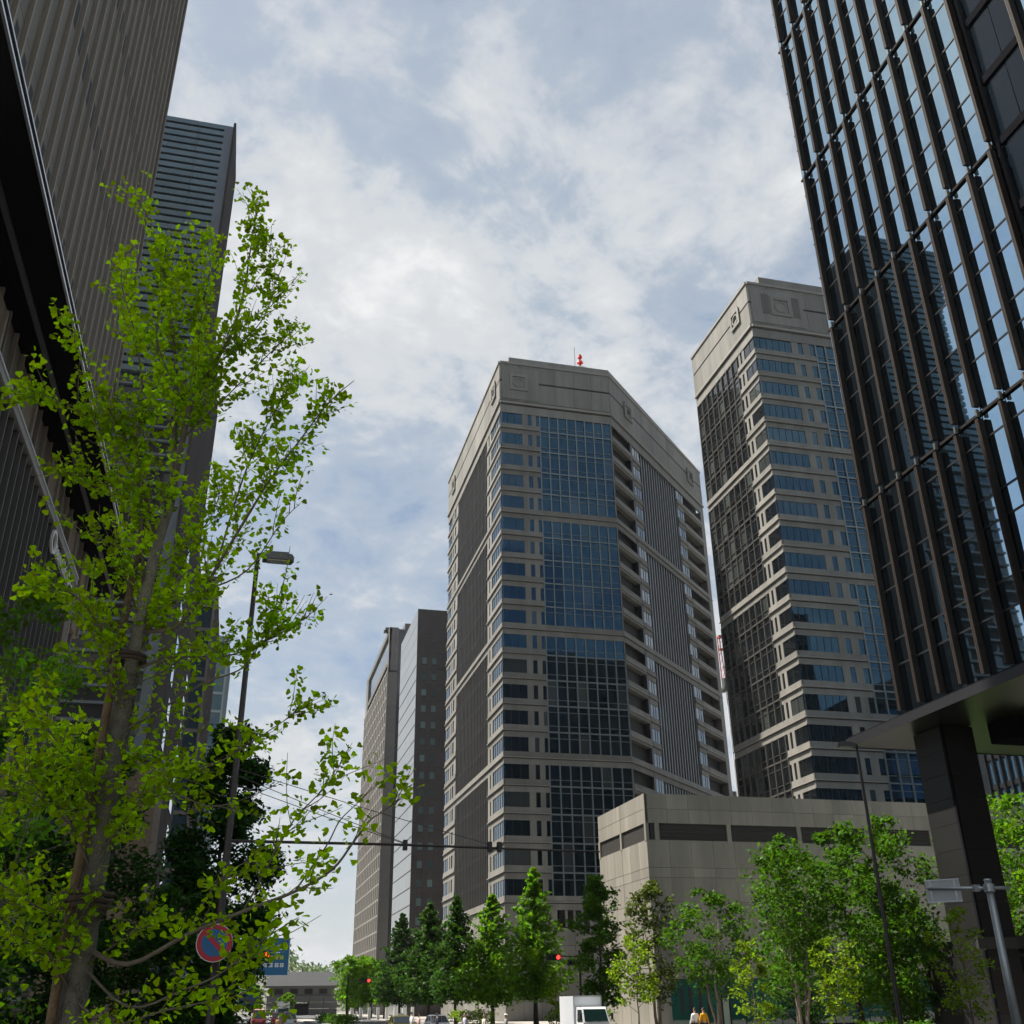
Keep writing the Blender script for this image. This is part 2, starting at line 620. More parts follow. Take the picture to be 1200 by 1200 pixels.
def balcony_row(W, u0, u1, ks, T):
    for k in ks:
        z = led(k)
        W.bx("balcony_slab", M_STONE, u0, u1, -2.4, .0, z - .45, z - .05, T)
        W.bx("balcony_front", M_STONE, u0, u1, -.2, .06, z + .16, z + .95, T)
        W.bx("ledge", M_LEDGE, u0, u1, -.22, .2, z - .05, z + .16, T)

def core_prism(name, poly, z0, z1, m, T):
    mb = MB()
    mb.prism(poly, z0, z1)
    return mb.build(name, m, T)

def tower_c():
    x0, y0 = 36.0, 147.2
    L_, Fw, D45 = 47.6, 20.2, 44.5
    T = thing("granite_tower", "tall granite tower with cut-off corner face, blue glass bay and red beacon on its roof", "tower",
              (x0 + 20, y0 + 24, 0), "granite office towers across the street")
    q = D45 * .70711
    xa, xb = x0 + Fw, x0 + Fw + q
    ya, yb = y0 + q, y0 + L_
    i = .92
    core_prism("core", [(x0 + i, y0 + i), (xa - .38, y0 + i), (xb - .38 - i * .41 - .4, ya + .9), (xb - 1.3, yb - i), (x0 + i, yb - i)], 0.1, 104.0, M_DARK, T)
    # front
    W = Wall(x0, y0, 0)
    ks = list(range(-1, NK))
    ledges(W, 0, 7.0, ks, T)
    window_row(W, [(0.0, 3.9, 'w'), (3.9, 4.9, 'p'), (4.9, 5.6, 'w'), (5.6, 6.4, 'p'), (6.4, 7.0, 'w')], range(-1, NK), T, G_BLUE, pane_w=1.3)
    ledges(W, 7.0, Fw, [k for k in GROUPS if k < 19], T)
    curtain(W, 7.05, Fw - .1, 8, T, G_BLUE)
    parapet(W, 0, Fw, T, seams=6)
    W.bx("parapet_plaque", M_STONE, .35, 7.0, .1, .2, 97.4, 103.9, T)
    emblem(W, 3.3, 100.9, 3.3, T, M_STONE)
    # street face: u from the far end towards the camera
    W = Wall(x0, y0 + L_, -90)
    ledges(W, 0, 10.6, [k for k in ks if k not in GROUPS], T)
    ledges(W, L_ - 10.5, L_, [k for k in ks if k not in GROUPS], T)
    ledges(W, 0, L_, [k for k in GROUPS if k < 19], T)
    window_row(W, [(0, 4.6, 'w'), (4.6, 5.6, 'p'), (5.6, 6.3, 'w'), (6.3, 7.3, 'p'), (7.3, 8.6, 'w'), (8.6, 10.6, 'p')], range(-1, NK), T, G_SKYWIN, pane_w=1.5)
    window_row(W, [(L_ - 10.5, L_ - 9.2, 'p'), (L_ - 9.2, L_ - 8.5, 'w'), (L_ - 8.5, L_ - 7.2, 'p'), (L_ - 7.2, L_, 'w')], range(-1, NK), T, G_SKYWIN, pane_w=1.4)
    finwall(W, 10.75, L_ - 10.65, 22, T, M_FINGREY, G_DARK, fw=.1)
    parapet(W, 0, L_, T, seams=12)
    emblem(W, L_ - 4.2, 100.9, 3.2, T, M_STONE)
    emblem(W, 6.5, 100.9, 3.2, T, M_STONE)
    # diagonal face
    W = Wall(xa, y0, 45)
    ledges(W, 0, D45, [k for k in GROUPS if k < 19], T)
    nong = [k for k in ks if k not in GROUPS]
    for ua, ub in ((0.05, 7.9), (33.2, 42.6)):
        balcony_row(W, ua, ub, nong, T)
        W.bx("recess_back", M_DARK, ua, ub, -2.6, -2.42, led(-1), led(19) - .93, T)
        for k in ks:
            W.bx("recess_window", G_RECESS, ua + .5, ub - .5, -2.42, -2.3, led(k) + 1.0, led(k + 1) - .7, T, jit=.002)
    W.bx("corner_post", M_FINDARK, 7.9, 8.7, -.6, -.02, led(-1), led(19) - .93, T)
    W.bx("corner_post", M_STONE, 42.6, D45, -3.2, .04, led(-1), led(19) - .93, T)
    for ua, ub in ((8.7, 11.9), (29.8, 33.2)):
        ledges(W, ua, ub, nong, T)
        window_row(W, [(ua, ua + .5, 'w'), (ua + .5, ub, 'w')], range(-1, NK), T, G_SKYWIN, pane_w=1.0)
    finwall(W, 12.05, 29.7, 15, T, M_PALEFIN, G_BLUE, bars=False, depth=.16, fw=.16)
    parapet(W, 0, D45, T, seams=12)
    emblem(W, 7.5, 100.9, 3.2, T, M_STONE)
    emblem(W, 38.0, 100.9, 3.2, T, M_STONE)
    # roof cap set back from the corner and the stone base
    core_prism("roof_cap", [(x0 + 1.6, y0 - .16), (xa + .0, y0 - .16), (xb - 1, ya - .6), (xb - 2, yb - 2), (x0 + 1.6, yb - 2)], 105.003, 106.0, M_STONE, T)
    zb = led(-1) - .93
    for r in range(6):
        za, zt = .15 + r * (zb - .15) / 6, .15 + (r + 1) * (zb - .15) / 6
        Wf = Wall(x0, y0, 0)
        for i in range(8):
            if r == 5 and i in (3, 4):
                continue
            Wf.bx("base_stone", M_STONE, i * Fw / 8 + .02, (i + 1) * Fw / 8 - .02, -.3, -.0, za + .02, zt - .02, T)
        Wl = Wall(x0, y0 + L_, -90)
        for i in range(14):
            Wl.bx("base_stone", M_STONE, i * L_ / 14 + .02, (i + 1) * L_ / 14 - .02, -.3, -.0, za + .02, zt - .02, T)
    for i in range(4):
        u = 7.75 + i * 1.2
        Wf.bx("base_window", G_DARK, u + .12, u + 1.0, -.3, -.2, zb - 2.1, zb - .15, T)
        Wf.bx("base_pier", M_STONE, u + 1.0, u + 1.32, -.3, .0, zb - 2.15, zb - .02, T)
    # beacon on the roof
    B = thing("roof_beacon", "small red and white warning beacon on the roof edge of the blue-glass tower", "beacon", (51.7, 149.2, 106))
    mred = mat("beacon_red", (0.55, 0.02, 0.02), 0.5)
    mwh = mat("beacon_white", (0.75, 0.75, 0.73), 0.5)
    box("base", mwh, 51.0, 52.4, 148.6, 149.8, 106.0, 107.3, B)
    mb = MB()
    mb.tube([(51.7, 149.2, 107.3), (51.7, 149.2, 110.2)], [.2, .15], 10)
    mb.tube([(51.7, 149.2, 108.3), (51.7, 149.2, 108.65)], [.6, .45], 10)
    mb.tube([(51.7, 149.2, 109.4), (51.7, 149.2, 109.9)], [.42, .36], 10)
    mb.build("lamp_stack", mred, B)
    mb = MB()
    mb.tube([(50.7, 149.2, 106), (50.7, 149.2, 111.6)], .05, 6)
    mb.build("lightning_rod", M_MULL, B)

def tower_d():
    x0, y0 = 68.9, 116.9
    L_, Fw = 21.6, 30.0
    T = thing("granite_tower", "tall granite tower with stepped corner windows standing right beside the dark finned glass tower", "tower",
              (x0 + 15, y0 + 11, 0), "granite office towers across the street")
    i = .92
    core_prism("core", [(x0 + i, y0 + i), (x0 + Fw - i, y0 + i), (x0 + Fw - i, y0 + L_ - i), (x0 + i, y0 + L_ - i)], .1, 104.0, M_DARK, T)
    W = Wall(x0, y0, 0)
    ks = list(range(-1, NK))
    nong = [k for k in ks if k not in GROUPS]
    ledges(W, 0, 10.4, nong, T)
    ledges(W, 0, Fw, [k for k in GROUPS if k < 19], T)
    window_row(W, [(0, 6.4, 'w'), (6.4, 7.5, 'p'), (7.5, 8.3, 'w'), (8.3, 9.5, 'p'), (9.5, 10.4, 'w')], range(-1, NK), T, G_BLUE, pane_w=1.07)
    curtain(W, 10.5, 22.5, 7, T, G_BLUE)
    W.bx("corner_post", M_STONE, 22.6, Fw, -.6, -.05, led(-1), led(19) - .93, T)
    parapet(W, 0, Fw, T, seams=9)
    W.bx("parapet_plaque", M_STONE, .35, 9.4, .1, .2, 97.4, 103.9, T)
    emblem(W, 5.4, 100.9, 3.6, T, M_STONE)
    W.bx("emblem_panel", M_FINGREY, 2.2, 3.4, .2, .24, 99.2, 103.0, T)
    W.bx("emblem_panel", M_FINGREY, 7.5, 8.7, .2, .24, 99.2, 103.0, T)
    W = Wall(x0, y0 + L_, -90)
    near = 6.0
    ledges(W, L_ - near, L_, nong, T)
    ledges(W, 0, L_, [k for k in GROUPS if k < 19], T)
    window_row(W, [(L_ - near, L_ - 5.5, 'w'), (L_ - 5.5, L_ - 4.9, 'p'), (L_ - 4.9, L_ - 4.3, 'w'), (L_ - 4.3, L_ - 3.6, 'p'), (L_ - 3.6, L_, 'w')],
               range(-1, NK), T, G_DARK, pane_w=1.9)
    curtain(W, .15, L_ - near - .1, 8, T, G_DARK, bar=M_FINGREY)
    parapet(W, 0, L_, T, seams=6)
    emblem(W, L_ - 4.5, 100.9, 3.0, T, M_STONE)
    core_prism("roof_cap", [(x0 + 2.2, y0 - .16), (x0 + Fw, y0 - .16), (x0 + Fw, y0 + L_ - 2), (x0 + 2.2, y0 + L_ - 2)], 105.003, 106.3, M_STONE, T)
    for Wb, n, ln in ((Wall(x0, y0, 0), 8, Fw), (Wall(x0, y0 + L_, -90), 6, L_)):
        for r in range(4):
            z0_, z1_ = .15 + r * 3.4, .15 + (r + 1) * 3.4
            for i in range(n):
                Wb.bx("base_stone", M_STONE, i * ln / n + .02, (i + 1) * ln / n - .02, -.3, 0, z0_ + .02, min(z1_, led(-1) - .95), T)

tower_c()
tower_d()

# ------------------------------------------------------------------ low panelled block in front of the towers
def podium():
    x0, y0, h = 36.2, 92.4, 20.0
    wf, wl_ = 46.0, 13.8
    T = thing("panelled_block", "low windowless block of pale stone panels with a dark slot window, behind the street trees", "building", (x0 + 20, y0 + 7, 0))
    mp = mat("sand_stone_panel", (0.215, 0.203, 0.176), 0.75, var=0.26, vscale=0.5, piece=0.12, streak=True)
    core_prism("core", [(x0 + .25, y0 + .25), (x0 + wf, y0 + .25), (x0 + wf, y0 + wl_), (x0 + .25, y0 + wl_)], .1, h - .15, M_DARK, T)
    rows = [(4.95, 7.1), (7.1, 9.25), (9.25, 10.4), (10.4, 12.5), (12.5, 13.35), (13.35, 15.8), (17.3, 18.6), (18.6, 20.0)]
    W = Wall(x0, y0, 0)
    n = 21
    for za, zb in rows:
        for i in range(n):
            W.bx("stone_panel", mp, i * wf / n + .011, (i + 1) * wf / n - .011, -.25, .0, za + .012, zb - .012, T)
    # slot window with pale posts
    louv = mat("slot_louvre", (0.03, 0.028, 0.026), 0.6)
    W.bx("slot_window", louv, .5, wf, -.25, -.16, 15.8, 17.3, T)
    for u in (.85, 8.15, 15.5, 22.8, 30.1, 37.4):
        W.bx("slot_post", mp, u, u + .42, -.16, .03, 15.7, 17.35, T)
    for z in (16.15, 16.5, 16.85, 17.15):
        W.bx("louvre", louv, 1.5, wf, -.16, -.06, z - .05, z + .02, T)
    # street-level green glass
    teal = glass_mat("green_glass", (0.02, 0.09, 0.075), ior=1.7, piece=0.25)
    for i in range(16):
        W.bx("green_glass_panel", teal, 1.3 + i * 1.75, 1.3 + (i + 1) * 1.75 - .06, -.25, -.1, .3, 4.0, T, jit=.002)
        W.bx("glass_post", M_FINDARK, 1.3 + (i + 1) * 1.75 - .06, 1.3 + (i + 1) * 1.75, -.25, -.06, .3, 4.0, T)
    W.bx("glass_head", mp, 0.0, wf, -.25, .02, 4.02, 4.92, T)
    W.bx("corner_pier", mp, 0.0, 1.28, -.25, .0, .12, 4.0, T)
    for u in (2.2, 3.0, 3.9, 4.7):
        W.bx("door_slit", M_DARK, u, u + .3, -.1, -.08, 1.2, 3.3, T)
    W = Wall(x0, y0 + wl_, -90)
    for za, zb in [(.15, 2.5), (2.5, 4.92)] + rows:
        for i in range(6):
            g = .05 if i % 3 == 0 else .018
            W.bx("stone_panel", mp, i * wl_ / 6 + g, (i + 1) * wl_ / 6 - .018, -.25, .0, za + .018, zb - .018, T)
    W.bx("slot_window", louv, .3, wl_ - .3, -.25, -.14, 15.8, 17.3, T)
    for u in (0.0, wl_ / 2 - .25, wl_ - .42):
        W.bx("slot_post", mp, u, u + .42, -.25, .04, 15.7, 17.4, T)
    W.bx("corner_trim", mp, wl_ - .4, wl_, -.25, .02, 17.4, h, T)
    return T

podium()

# ------------------------------------------------------------------ dark finned glass tower on the right
M_GLINT = mat("fin_glint_bronze", (0.07, 0.052, 0.04), 0.6, metal=.0, var=.5, vscale=4, spec=.3)  # lighter bronze strip, stands in for the sun glint along each fin
M_RAIL = mat("dark_break_rail", (0.025, 0.022, 0.021), 0.8, var=.2, spec=.05)

def tower_e():
    X0, YF, ZB = 36.2, 51.3, 16.7
    SEG = 13.7
    T = thing("finned_glass_tower", "dark glass tower with tall brown fins standing on square black columns", "tower", (X0 + 15, 30, 0))
    W = Wall(X0, YF, -90)
    nb = 10
    pitch = 1.85
    u0 = .8
    Z1 = ZB + SEG * 7
    box("core", M_DARK, X0 + .35, X0 + 40, -6, YF - .2, ZB + .02, Z1, T)
    for s in range(7):
        za = ZB + s * SEG
        for i in range(nb):
            ua, ub = u0 + (i - 1) * pitch, u0 + i * pitch
            if i == 0:
                ua = 0.0
            for f in range(3):
                zf = za + f * SEG / 3
                W.bx("vision_pane", G_MIRROR, ua + .03, ub - .03, -.12, 0.0, zf + .05, zf + 3.05, T, jit=.0035)
                W.bx("spandrel_pane", G_MIRROR, ua + .03, ub - .03, -.12, 0.0, zf + 3.13, zf + SEG / 3 - .03, T, jit=.0035)
        for f in range(3):
            zf = za + f * SEG / 3
            W.bx("floor_bar", M_FINDARK, 0, u0 + 9 * pitch, -.12, .05, zf - .035, zf + .055, T)
            W.bx("floor_bar", M_FINDARK, 0, u0 + 9 * pitch, -.12, .04, zf + 3.045, zf + 3.135, T)
        for i in range(nb):
            u = u0 + i * pitch
            W.bx("fin", M_BRONZE, u - .09, u + .09, .06, .42, za + .38, za + SEG - .38, T)
            W.bx("fin_glint", M_GLINT, u - .11, u - .08, .40, .44, za + .4, za + SEG - .4, T)
        if s:
            W.bx("break_rail", M_RAIL, 0, u0 + 9 * pitch + .1, .052, .14, za - .08, za + .08, T)
            for i in range(nb):
                u = u0 + i * pitch
                W.bx("fin_bracket", M_FINGREY, u - .06, u + .06, .165, .36, za - .2, za + .2, T)
    # the far end face
    box("end_wall", G_MIRROR, X0 + .02, X0 + 40, YF - .2, YF - .05, ZB + .02, Z1, T)
    # dark recess, then the next finned bay nearer the camera
    ur = u0 + 9 * pitch + .12
    mrec = glass_mat("recess_glass", (0.006, 0.010, 0.015), ior=1.25, rough=.12)
    W.bx("recess_side", M_FINDARK, ur - .05, ur + .15, -3.2, -.125, ZB, Z1, T)
    for s in range(21):
        z = ZB + s * SEG / 3
        for j in range(2):
            W.bx("recess_panel", mrec, ur + .2 + j * 1.7, ur + 1.85 + j * 1.7, -.35, -.3, z + .5, z + SEG / 3 - .04, T, jit=.004)
        W.bx("recess_beam", M_BLACK, ur + .15, ur + 3.6, -.35, -.18, z - .1, z + .42, T)
    for i in range(10):
        u = ur + 3.75 + i * pitch
        for s in range(7):
            za = ZB + s * SEG
            W.bx("fin", M_BRONZE, u - .09, u + .09, .06, .42, za + .38, za + SEG - .38, T)
            W.bx("fin_glint", M_GLINT, u - .11, u - .08, .40, .44, za + .4, za + SEG - .4, T)
            W.bx("tall_pane", G_MIRROR, u + .05, u + pitch - .05, -.12, 0.0, za + .05, za + SEG - .05, T, jit=.003)
    # soffit slab
    sof = mat("tree_reflection_soffit", (0.012, 0.015, 0.010), 0.3, metal=0.0, var=0.2)  # dark soffit, green of the mirrored trees put into its colour
    box("soffit_slab", sof, X0 - .8, X0 + 45, -10, 55.7, 16.12, 16.5, T)
    box("soffit_fascia", M_FINDARK, X0 - .86, X0 - .8, -10, 55.76, 16.08, 16.6, T)
    box("soffit_fascia", M_FINDARK, X0 - .8, X0 + 45, 55.7, 55.76, 16.08, 16.6, T)
    box("soffit_top", M_BLACK, X0 - .78, X0 + 44, -9, 55.6, 16.505, 16.695, T)
    box("soffit_beam", M_BLACK, X0 + 4, X0 + 44, 47.2, 49.0, 15.0, 16.11, T)
    # columns: tiled faces
    mcol = mat("dark_column_stone", (0.011, 0.0105, 0.011), 0.45, var=0.15, piece=0.12, vscale=.8)
    for cy_ in (49.5, 33.0, 16.5, 0.0):
        xa, xb, ya, yb = 37.5, 39.55, cy_, cy_ + 2.6
        box("column_core", M_BLACK, xa + .1, xb - .1, ya + .1, yb - .1, .12, 16.11, T)
        for r in range(12):
            z0_, z1_ = .13 + r * 1.33, .13 + (r + 1) * 1.33 - .015
            box("column_tile", mcol, xa, xa + .1, ya, yb, z0_, z1_, T)
            box("column_tile", mcol, xa + .1, xb, ya, ya + .1, z0_, z1_, T)
        box("column_edge", M_BLACK, xa - .015, xa + .14, ya - .015, ya + .14, .13, 16.11, T)
    # dark lobby with a pale beam
    mbeam = mat("lobby_beam", (0.03, 0.03, 0.031), 0.5)
    box("lobby_roof_beam", mbeam, 39.7, 66, 50.4, 50.8, 4.55, 5.15, T)
    box("lobby_roof_beam", mbeam, 37.0, 39.4, 49.2, 49.42, 4.45, 5.0, T)
    for i in range(14):
        box("lobby_pane", G_DARK, 39.8 + i * 1.87, 39.8 + (i + 1) * 1.87 - .06, 51.0, 51.08, .15, 4.5, T)
    box("lobby_core", M_DARK, 39.75, 66, 51.15, 58, .12, 5.1, T)
    box("planter", mat("planter_stone", (0.38, 0.36, 0.31), .8), 30.5, 36.6, 44.0, 44.5, .13, .62, T)

tower_e()

# ------------------------------------------------------------------ left side: finned tower with canopy and sign block
def tower_a():
    T = thing("finned_stone_tower", "brown-grey tower of narrow vertical ribs rising above a black canopy", "tower", (-24, 47, 0))
    X0, Y0, Y1 = -12.0, 27.0, 67.6
    Z0, Z1 = 30.6, 128.0
    box("core", M_DARK, -42, X0 - .5, Y0 + .2, Y1 - .2, .1, Z1 - .3, T)
    box("end_wall", M_BROWNWALL, -42, X0 - .05, Y1 - .2, Y1, .1, Z1, T)
    W = Wall(X0, Y0, 90)          # u runs away from the camera
    pitch = 1.64
    nb = int((Y1 - Y0) / pitch)
    pitch = (Y1 - Y0) / nb
    for i in range(nb):
        ua, ub = i * pitch, (i + 1) * pitch
        z = 20.0
        while z < Z1 - .2:
            zt = min(z + 9.8, Z1)
            W.bx("wall_panel", M_BROWNWALL, ua + .02, ub - .02, -.45, -.2, z + .02, zt - .02, T)
            z = zt
    for i in range(nb + 1):
        W.bx("fin", M_BROWNFIN, i * pitch - .07, i * pitch + .07, -.2, .0, 20.0, Z1, T)
    for j in range(9):
        zc = 37.9 + 9.8 * j
        for i in range(nb):
            ua = i * pitch
            W.bx("slit_window", M_DARK, ua + .78, ua + 1.3, -.2, -.19, zc - .75, zc + .95, T)
    # canopy with two bright rails along its edge
    box("canopy", M_BLACK, -34, -9.62, 23.5, 76, 29.75, 30.3, T)
    steel = mat("bright_rail_steel", (0.5, 0.52, 0.55), 0.3, metal=0.9)
    box("canopy_rail", steel, -9.6, -9.5, 23.5, 76, 29.68, 29.8, T)
    box("canopy_rail", steel, -9.6, -9.52, 23.5, 76, 30.2, 30.3, T)
    box("canopy_fascia", M_BLACK, -9.615, -9.6, 23.5, 76, 29.8, 30.2, T)
    for x in (-11.2, -13.5, -17, -20.5):
        box("soffit_joint", mat("soffit_joint_metal", (0.06, 0.06, 0.068), .5), x, x + .22, 23.5, 75.8, 29.6, 29.74, T)
    mcap = mat("brown_bracket_stone", (0.20, 0.16, 0.115), 0.7)
    for y in (29.5, 37.0, 44.6, 52.4, 60.2, 66.0):
        box("bracket", mcap, -15.5, -11.85, y, y + 2.4, 24.0, 28.9, T)
        box("bracket_rib", M_BROWNFIN, -11.85, -11.7, y + 1.9, y + 2.15, 24.0, 28.7, T)

def sign_block():
    T = thing("sign_block", "dark ribbed low block under the black canopy with a steel-edged top and white lettering", "building", (-20, 45, 0))
    X0, Y0, Y1, H = -11.5, 27.0, 62.6, 26.0
    steel = MATS["bright_rail_steel"]
    box("core", M_DARK, -40, X0 - .3, Y0, Y1 - .1, .1, H - .3, T)
    mrib = mat("dark_rib_panel", (0.03, 0.026, 0.024), 0.6, var=.2)
    rib = mat("grey_rib", (0.10, 0.095, 0.09), 0.5)
    W = Wall(X0, Y0, 90)
    n = 31
    du = (Y1 - 1.4 - Y0) / n
    for i in range(n):
        W.bx("rib_panel", mrib, i * du, (i + 1) * du - .02, -.3, -.2, .15, H - .5, T)
        W.bx("rib", rib, i * du - .05, i * du + .05, -.2, .06, .15, H - .52, T)
    W.bx("end_post", mat("brown_post", (0.16, 0.125, 0.10), .6), Y1 - Y0 - 1.4, Y1 - Y0, -.3, .1, .15, H - .52, T)
    W.bx("edge_rail", steel, 0, Y1 - Y0 + .06, -.3, .2, H - .12, H, T)
    W.bx("edge_ledge", mat("ledge_pale_stone", (0.26, 0.25, 0.24), .6), 0, Y1 - Y0 + .04, -.3, .15, H - .5, H - .12, T)
    W.bx("edge_post", steel, Y1 - Y0, Y1 - Y0 + .06, .0, .16, .15, H - .3, T)
    mw = mat("white_letter", (0.75, 0.75, 0.74), 0.4)
    for txt, size, y, z in (("O", 1.8, 53.1, 24.0), ("temachi One", 1.2, 54.5, 24.2)):
        cu = bpy.data.curves.new("lettering", 'FONT')
        cu.body = txt
        cu.size = size
        cu.extrude = 0.06
        cu.materials.append(mw)
        tmp = bpy.data.objects.new("tmp", cu)
        COL.objects.link(tmp)
        bpy.context.view_layer.update()
        me = bpy.data.meshes.new_from_object(tmp.evaluated_get(bpy.context.evaluated_depsgraph_get()))
        bpy.data.objects.remove(tmp)
        if not me.materials:
            me.materials.append(mw)
        o = bpy.data.objects.new("lettering", me)
        o.rotation_euler = (R_(90), 0, R_(90))
        o.location = Vector((X0 + .2, y, z)) - abs_loc(T)
        link(o, T)

def tower_b():
    T = thing("louvred_tower", "tall blue-grey tower faced in horizontal louvres with a stepped brown side", "tower", (-16, 115, 0))
    lou = mat("blue_grey_louvre", (0.125, 0.175, 0.21), 0.4, metal=0.5, var=0.12, piece=0.1)
    gap = glass_mat("louvre_gap_glass", (0.02, 0.035, 0.05), ior=1.8)
    side = mat("brown_side_panel", (0.062, 0.057, 0.057), 0.9, var=.15, vscale=.15, spec=.05)
    trim = mat("pale_blue_trim", (0.13, 0.155, 0.185), 0.4, metal=.3)
    X0, X1, Y0 = -23.0, -9.9, 105.0
    H = 106.5
    box("core", M_DARK, X0 + .3, X1 - .3, Y0 + .5, 115, .1, H - .5, T)
    box("side_wall", side, X1 - .3, X1, Y0 - .5, 115.0, .1, H + .8, T)
    box("side_block", side, X0 + 2, X1 + .02, 115.002, 138, .1, 82.5, T)
    box("side_block", side, X0 + 2, X1 + .04, 138.002, 152, .1, 60, T)
    W = Wall(X0, Y0, 0)
    wid = X1 - X0 - .3
    z = 3.0
    i = 0
    while z < H:
        up = z > 66
        hgt = .72 if up else .28
        for j in range(3):
            W.bx("louvre", lou if up else trim, j * wid / 3 + .02, (j + 1) * wid / 3 - .02, -.5, (.1 if up else -.05), z, z + hgt, T)
        z += 1.1 if up else 1.75
    for j in range(3):
        for k in range(7):
            W.bx("gap_glass", gap, j * wid / 3 + .02, (j + 1) * wid / 3 - .02, -.6, -.5, 2 + k * 15, 2 + (k + 1) * 15 - .05, T, jit=.002)
    W.bx("corner_trim", trim, wid - 1.1, wid - .02, -.3, .2, 2, H, T)
    # bright reflecting side windows
    for k in range(22):
        z = 6 + k * 3.7
        if k < 13:
            box("side_window", G_MIRROR, X1 + .03, X1 + .12, 118 + (k % 2) * 1.5, 121 + (k % 2) * 1.5, z, z + 2.2, T)
            box("side_window", G_MIRROR, X1 + .05, X1 + .14, 141 + (k % 2) * 1.5, 146, z * .9, z * .9 + 1.6, T)
    # stone base pier
    st = mat("brown_base_stone", (0.10, 0.075, 0.056), .7, var=.1, piece=.06)
    for r in range(8):
        box("base_stone", st, -10.6, -7.9, 97.0, 104.4, .14 + r * 2.8, .14 + (r + 1) * 2.8 - .03, T)
    box("base_recess", M_DARK, -12.2, -10.62, 97.6, 104.4, .14, 22.4, T)
    for r in range(8):
        box("base_stone", st, -15.5, -12.22, 97.2, 104.4, .14 + r * 2.8, .14 + (r + 1) * 2.8 - .03, T)
    box("base_cap", trim, -15.6, -7.8, 96.9, 104.45, 22.55, 22.95, T)

tower_a()
sign_block()
tower_b()

def slab_tower(name, label, cat, x0, x1, y0, y1, h, wallm, winm, nx, ny, nz, group=None, zb=4.0):
    """plain background tower: floor bands and vertical bars over glass"""
    T = thing(name, label, cat, ((x0 + x1) / 2, (y0 + y1) / 2, 0), group)
    box("glass_body", winm, x0 + .2, x1 - .2, y0 + .2, y1 - .2, .1, h - .6, T)
    fh = (h - zb - 1) / nz
    for k in range(nz + 1):
        z = zb + k * fh
        box("floor_band", wallm, x0 + .06, x1 - .06, y0 + .06, y1 - .06, z - .28, z + .28, T)
    for i in range(nx + 1):
        x = x0 + (x1 - x0) * i / nx
        box("pier", wallm, x - .18, x + .18, y0, y0 + .25, .1, h - .5, T)
    for j in range(ny + 1):
        y = y0 + (y1 - y0) * j / ny
        for xx in (x0, x1):
            box("pier", wallm, xx - .2, xx + .2, y - .13, y + .13, .1, h - .5, T)
    box("roof", wallm, x0 - .1, x1 + .1, y0 - .1, y1 + .1, h - .6, h, T)
    return T

M_PALEGLASS = glass_mat("pale_far_glass", (0.10, 0.16, 0.19), ior=1.7, piece=.1)
M_DBLUE = glass_mat("deep_blue_glass", (0.015, 0.04, 0.065), ior=1.7)
M_WARMGREY = mat("warm_grey_panel", (0.12, 0.105, 0.098), .6)
slab_tower("blue_glass_block", "narrow deep blue glass block just beyond the louvred tower", "building", -24, -8.7, 170, 200, 69, M_WARMGREY, M_DBLUE, 2, 4, 15)
slab_tower("pale_glass_block", "pale green glass block seen past the edge of the blue block", "building", -24, -7.6, 232, 262, 79, mat("pale_teal_frame", (0.28, 0.34, 0.36), .5), M_PALEGLASS, 3, 5, 18)
slab_tower("glass_block", "bright blue glass block behind the black columns of the finned tower", "building", 84, 122, 84, 104, 42,
           M_FINDARK, glass_mat("sky_blue_glass", (0.12, 0.26, 0.42), metal=.75, ior=1.7), 24, 16, 11)
slab_tower("small_far_block", "small dark blue office block in the gap between the two granite towers", "building", 112, 150, 262, 290, 54, M_FINGREY, M_DBLUE, 10, 6, 12)

# tower behind the photographer, seen mirrored in the lower glass of the granite tower
slab_tower("dark_office_slab", "dark office slab behind the viewer mirrored in the tower glass", "building", 62, 170, -90, -46, 116,
           mat("slab_wall", (0.02, 0.02, 0.02), .7), glass_mat("slab_glass", (0.006, 0.007, 0.008), ior=1.35), 30, 12, 27)

slab_tower("sky_blocking_slab", "unseen grey slab added right of the view to darken the diagonal granite face", "building", 126, 190, -6, 92, 62,  # invented block, cuts sky light reaching the tower's diagonal face
           mat("slab_grey", (0.10, 0.098, 0.095), .7), G_DARK, 16, 24, 15)

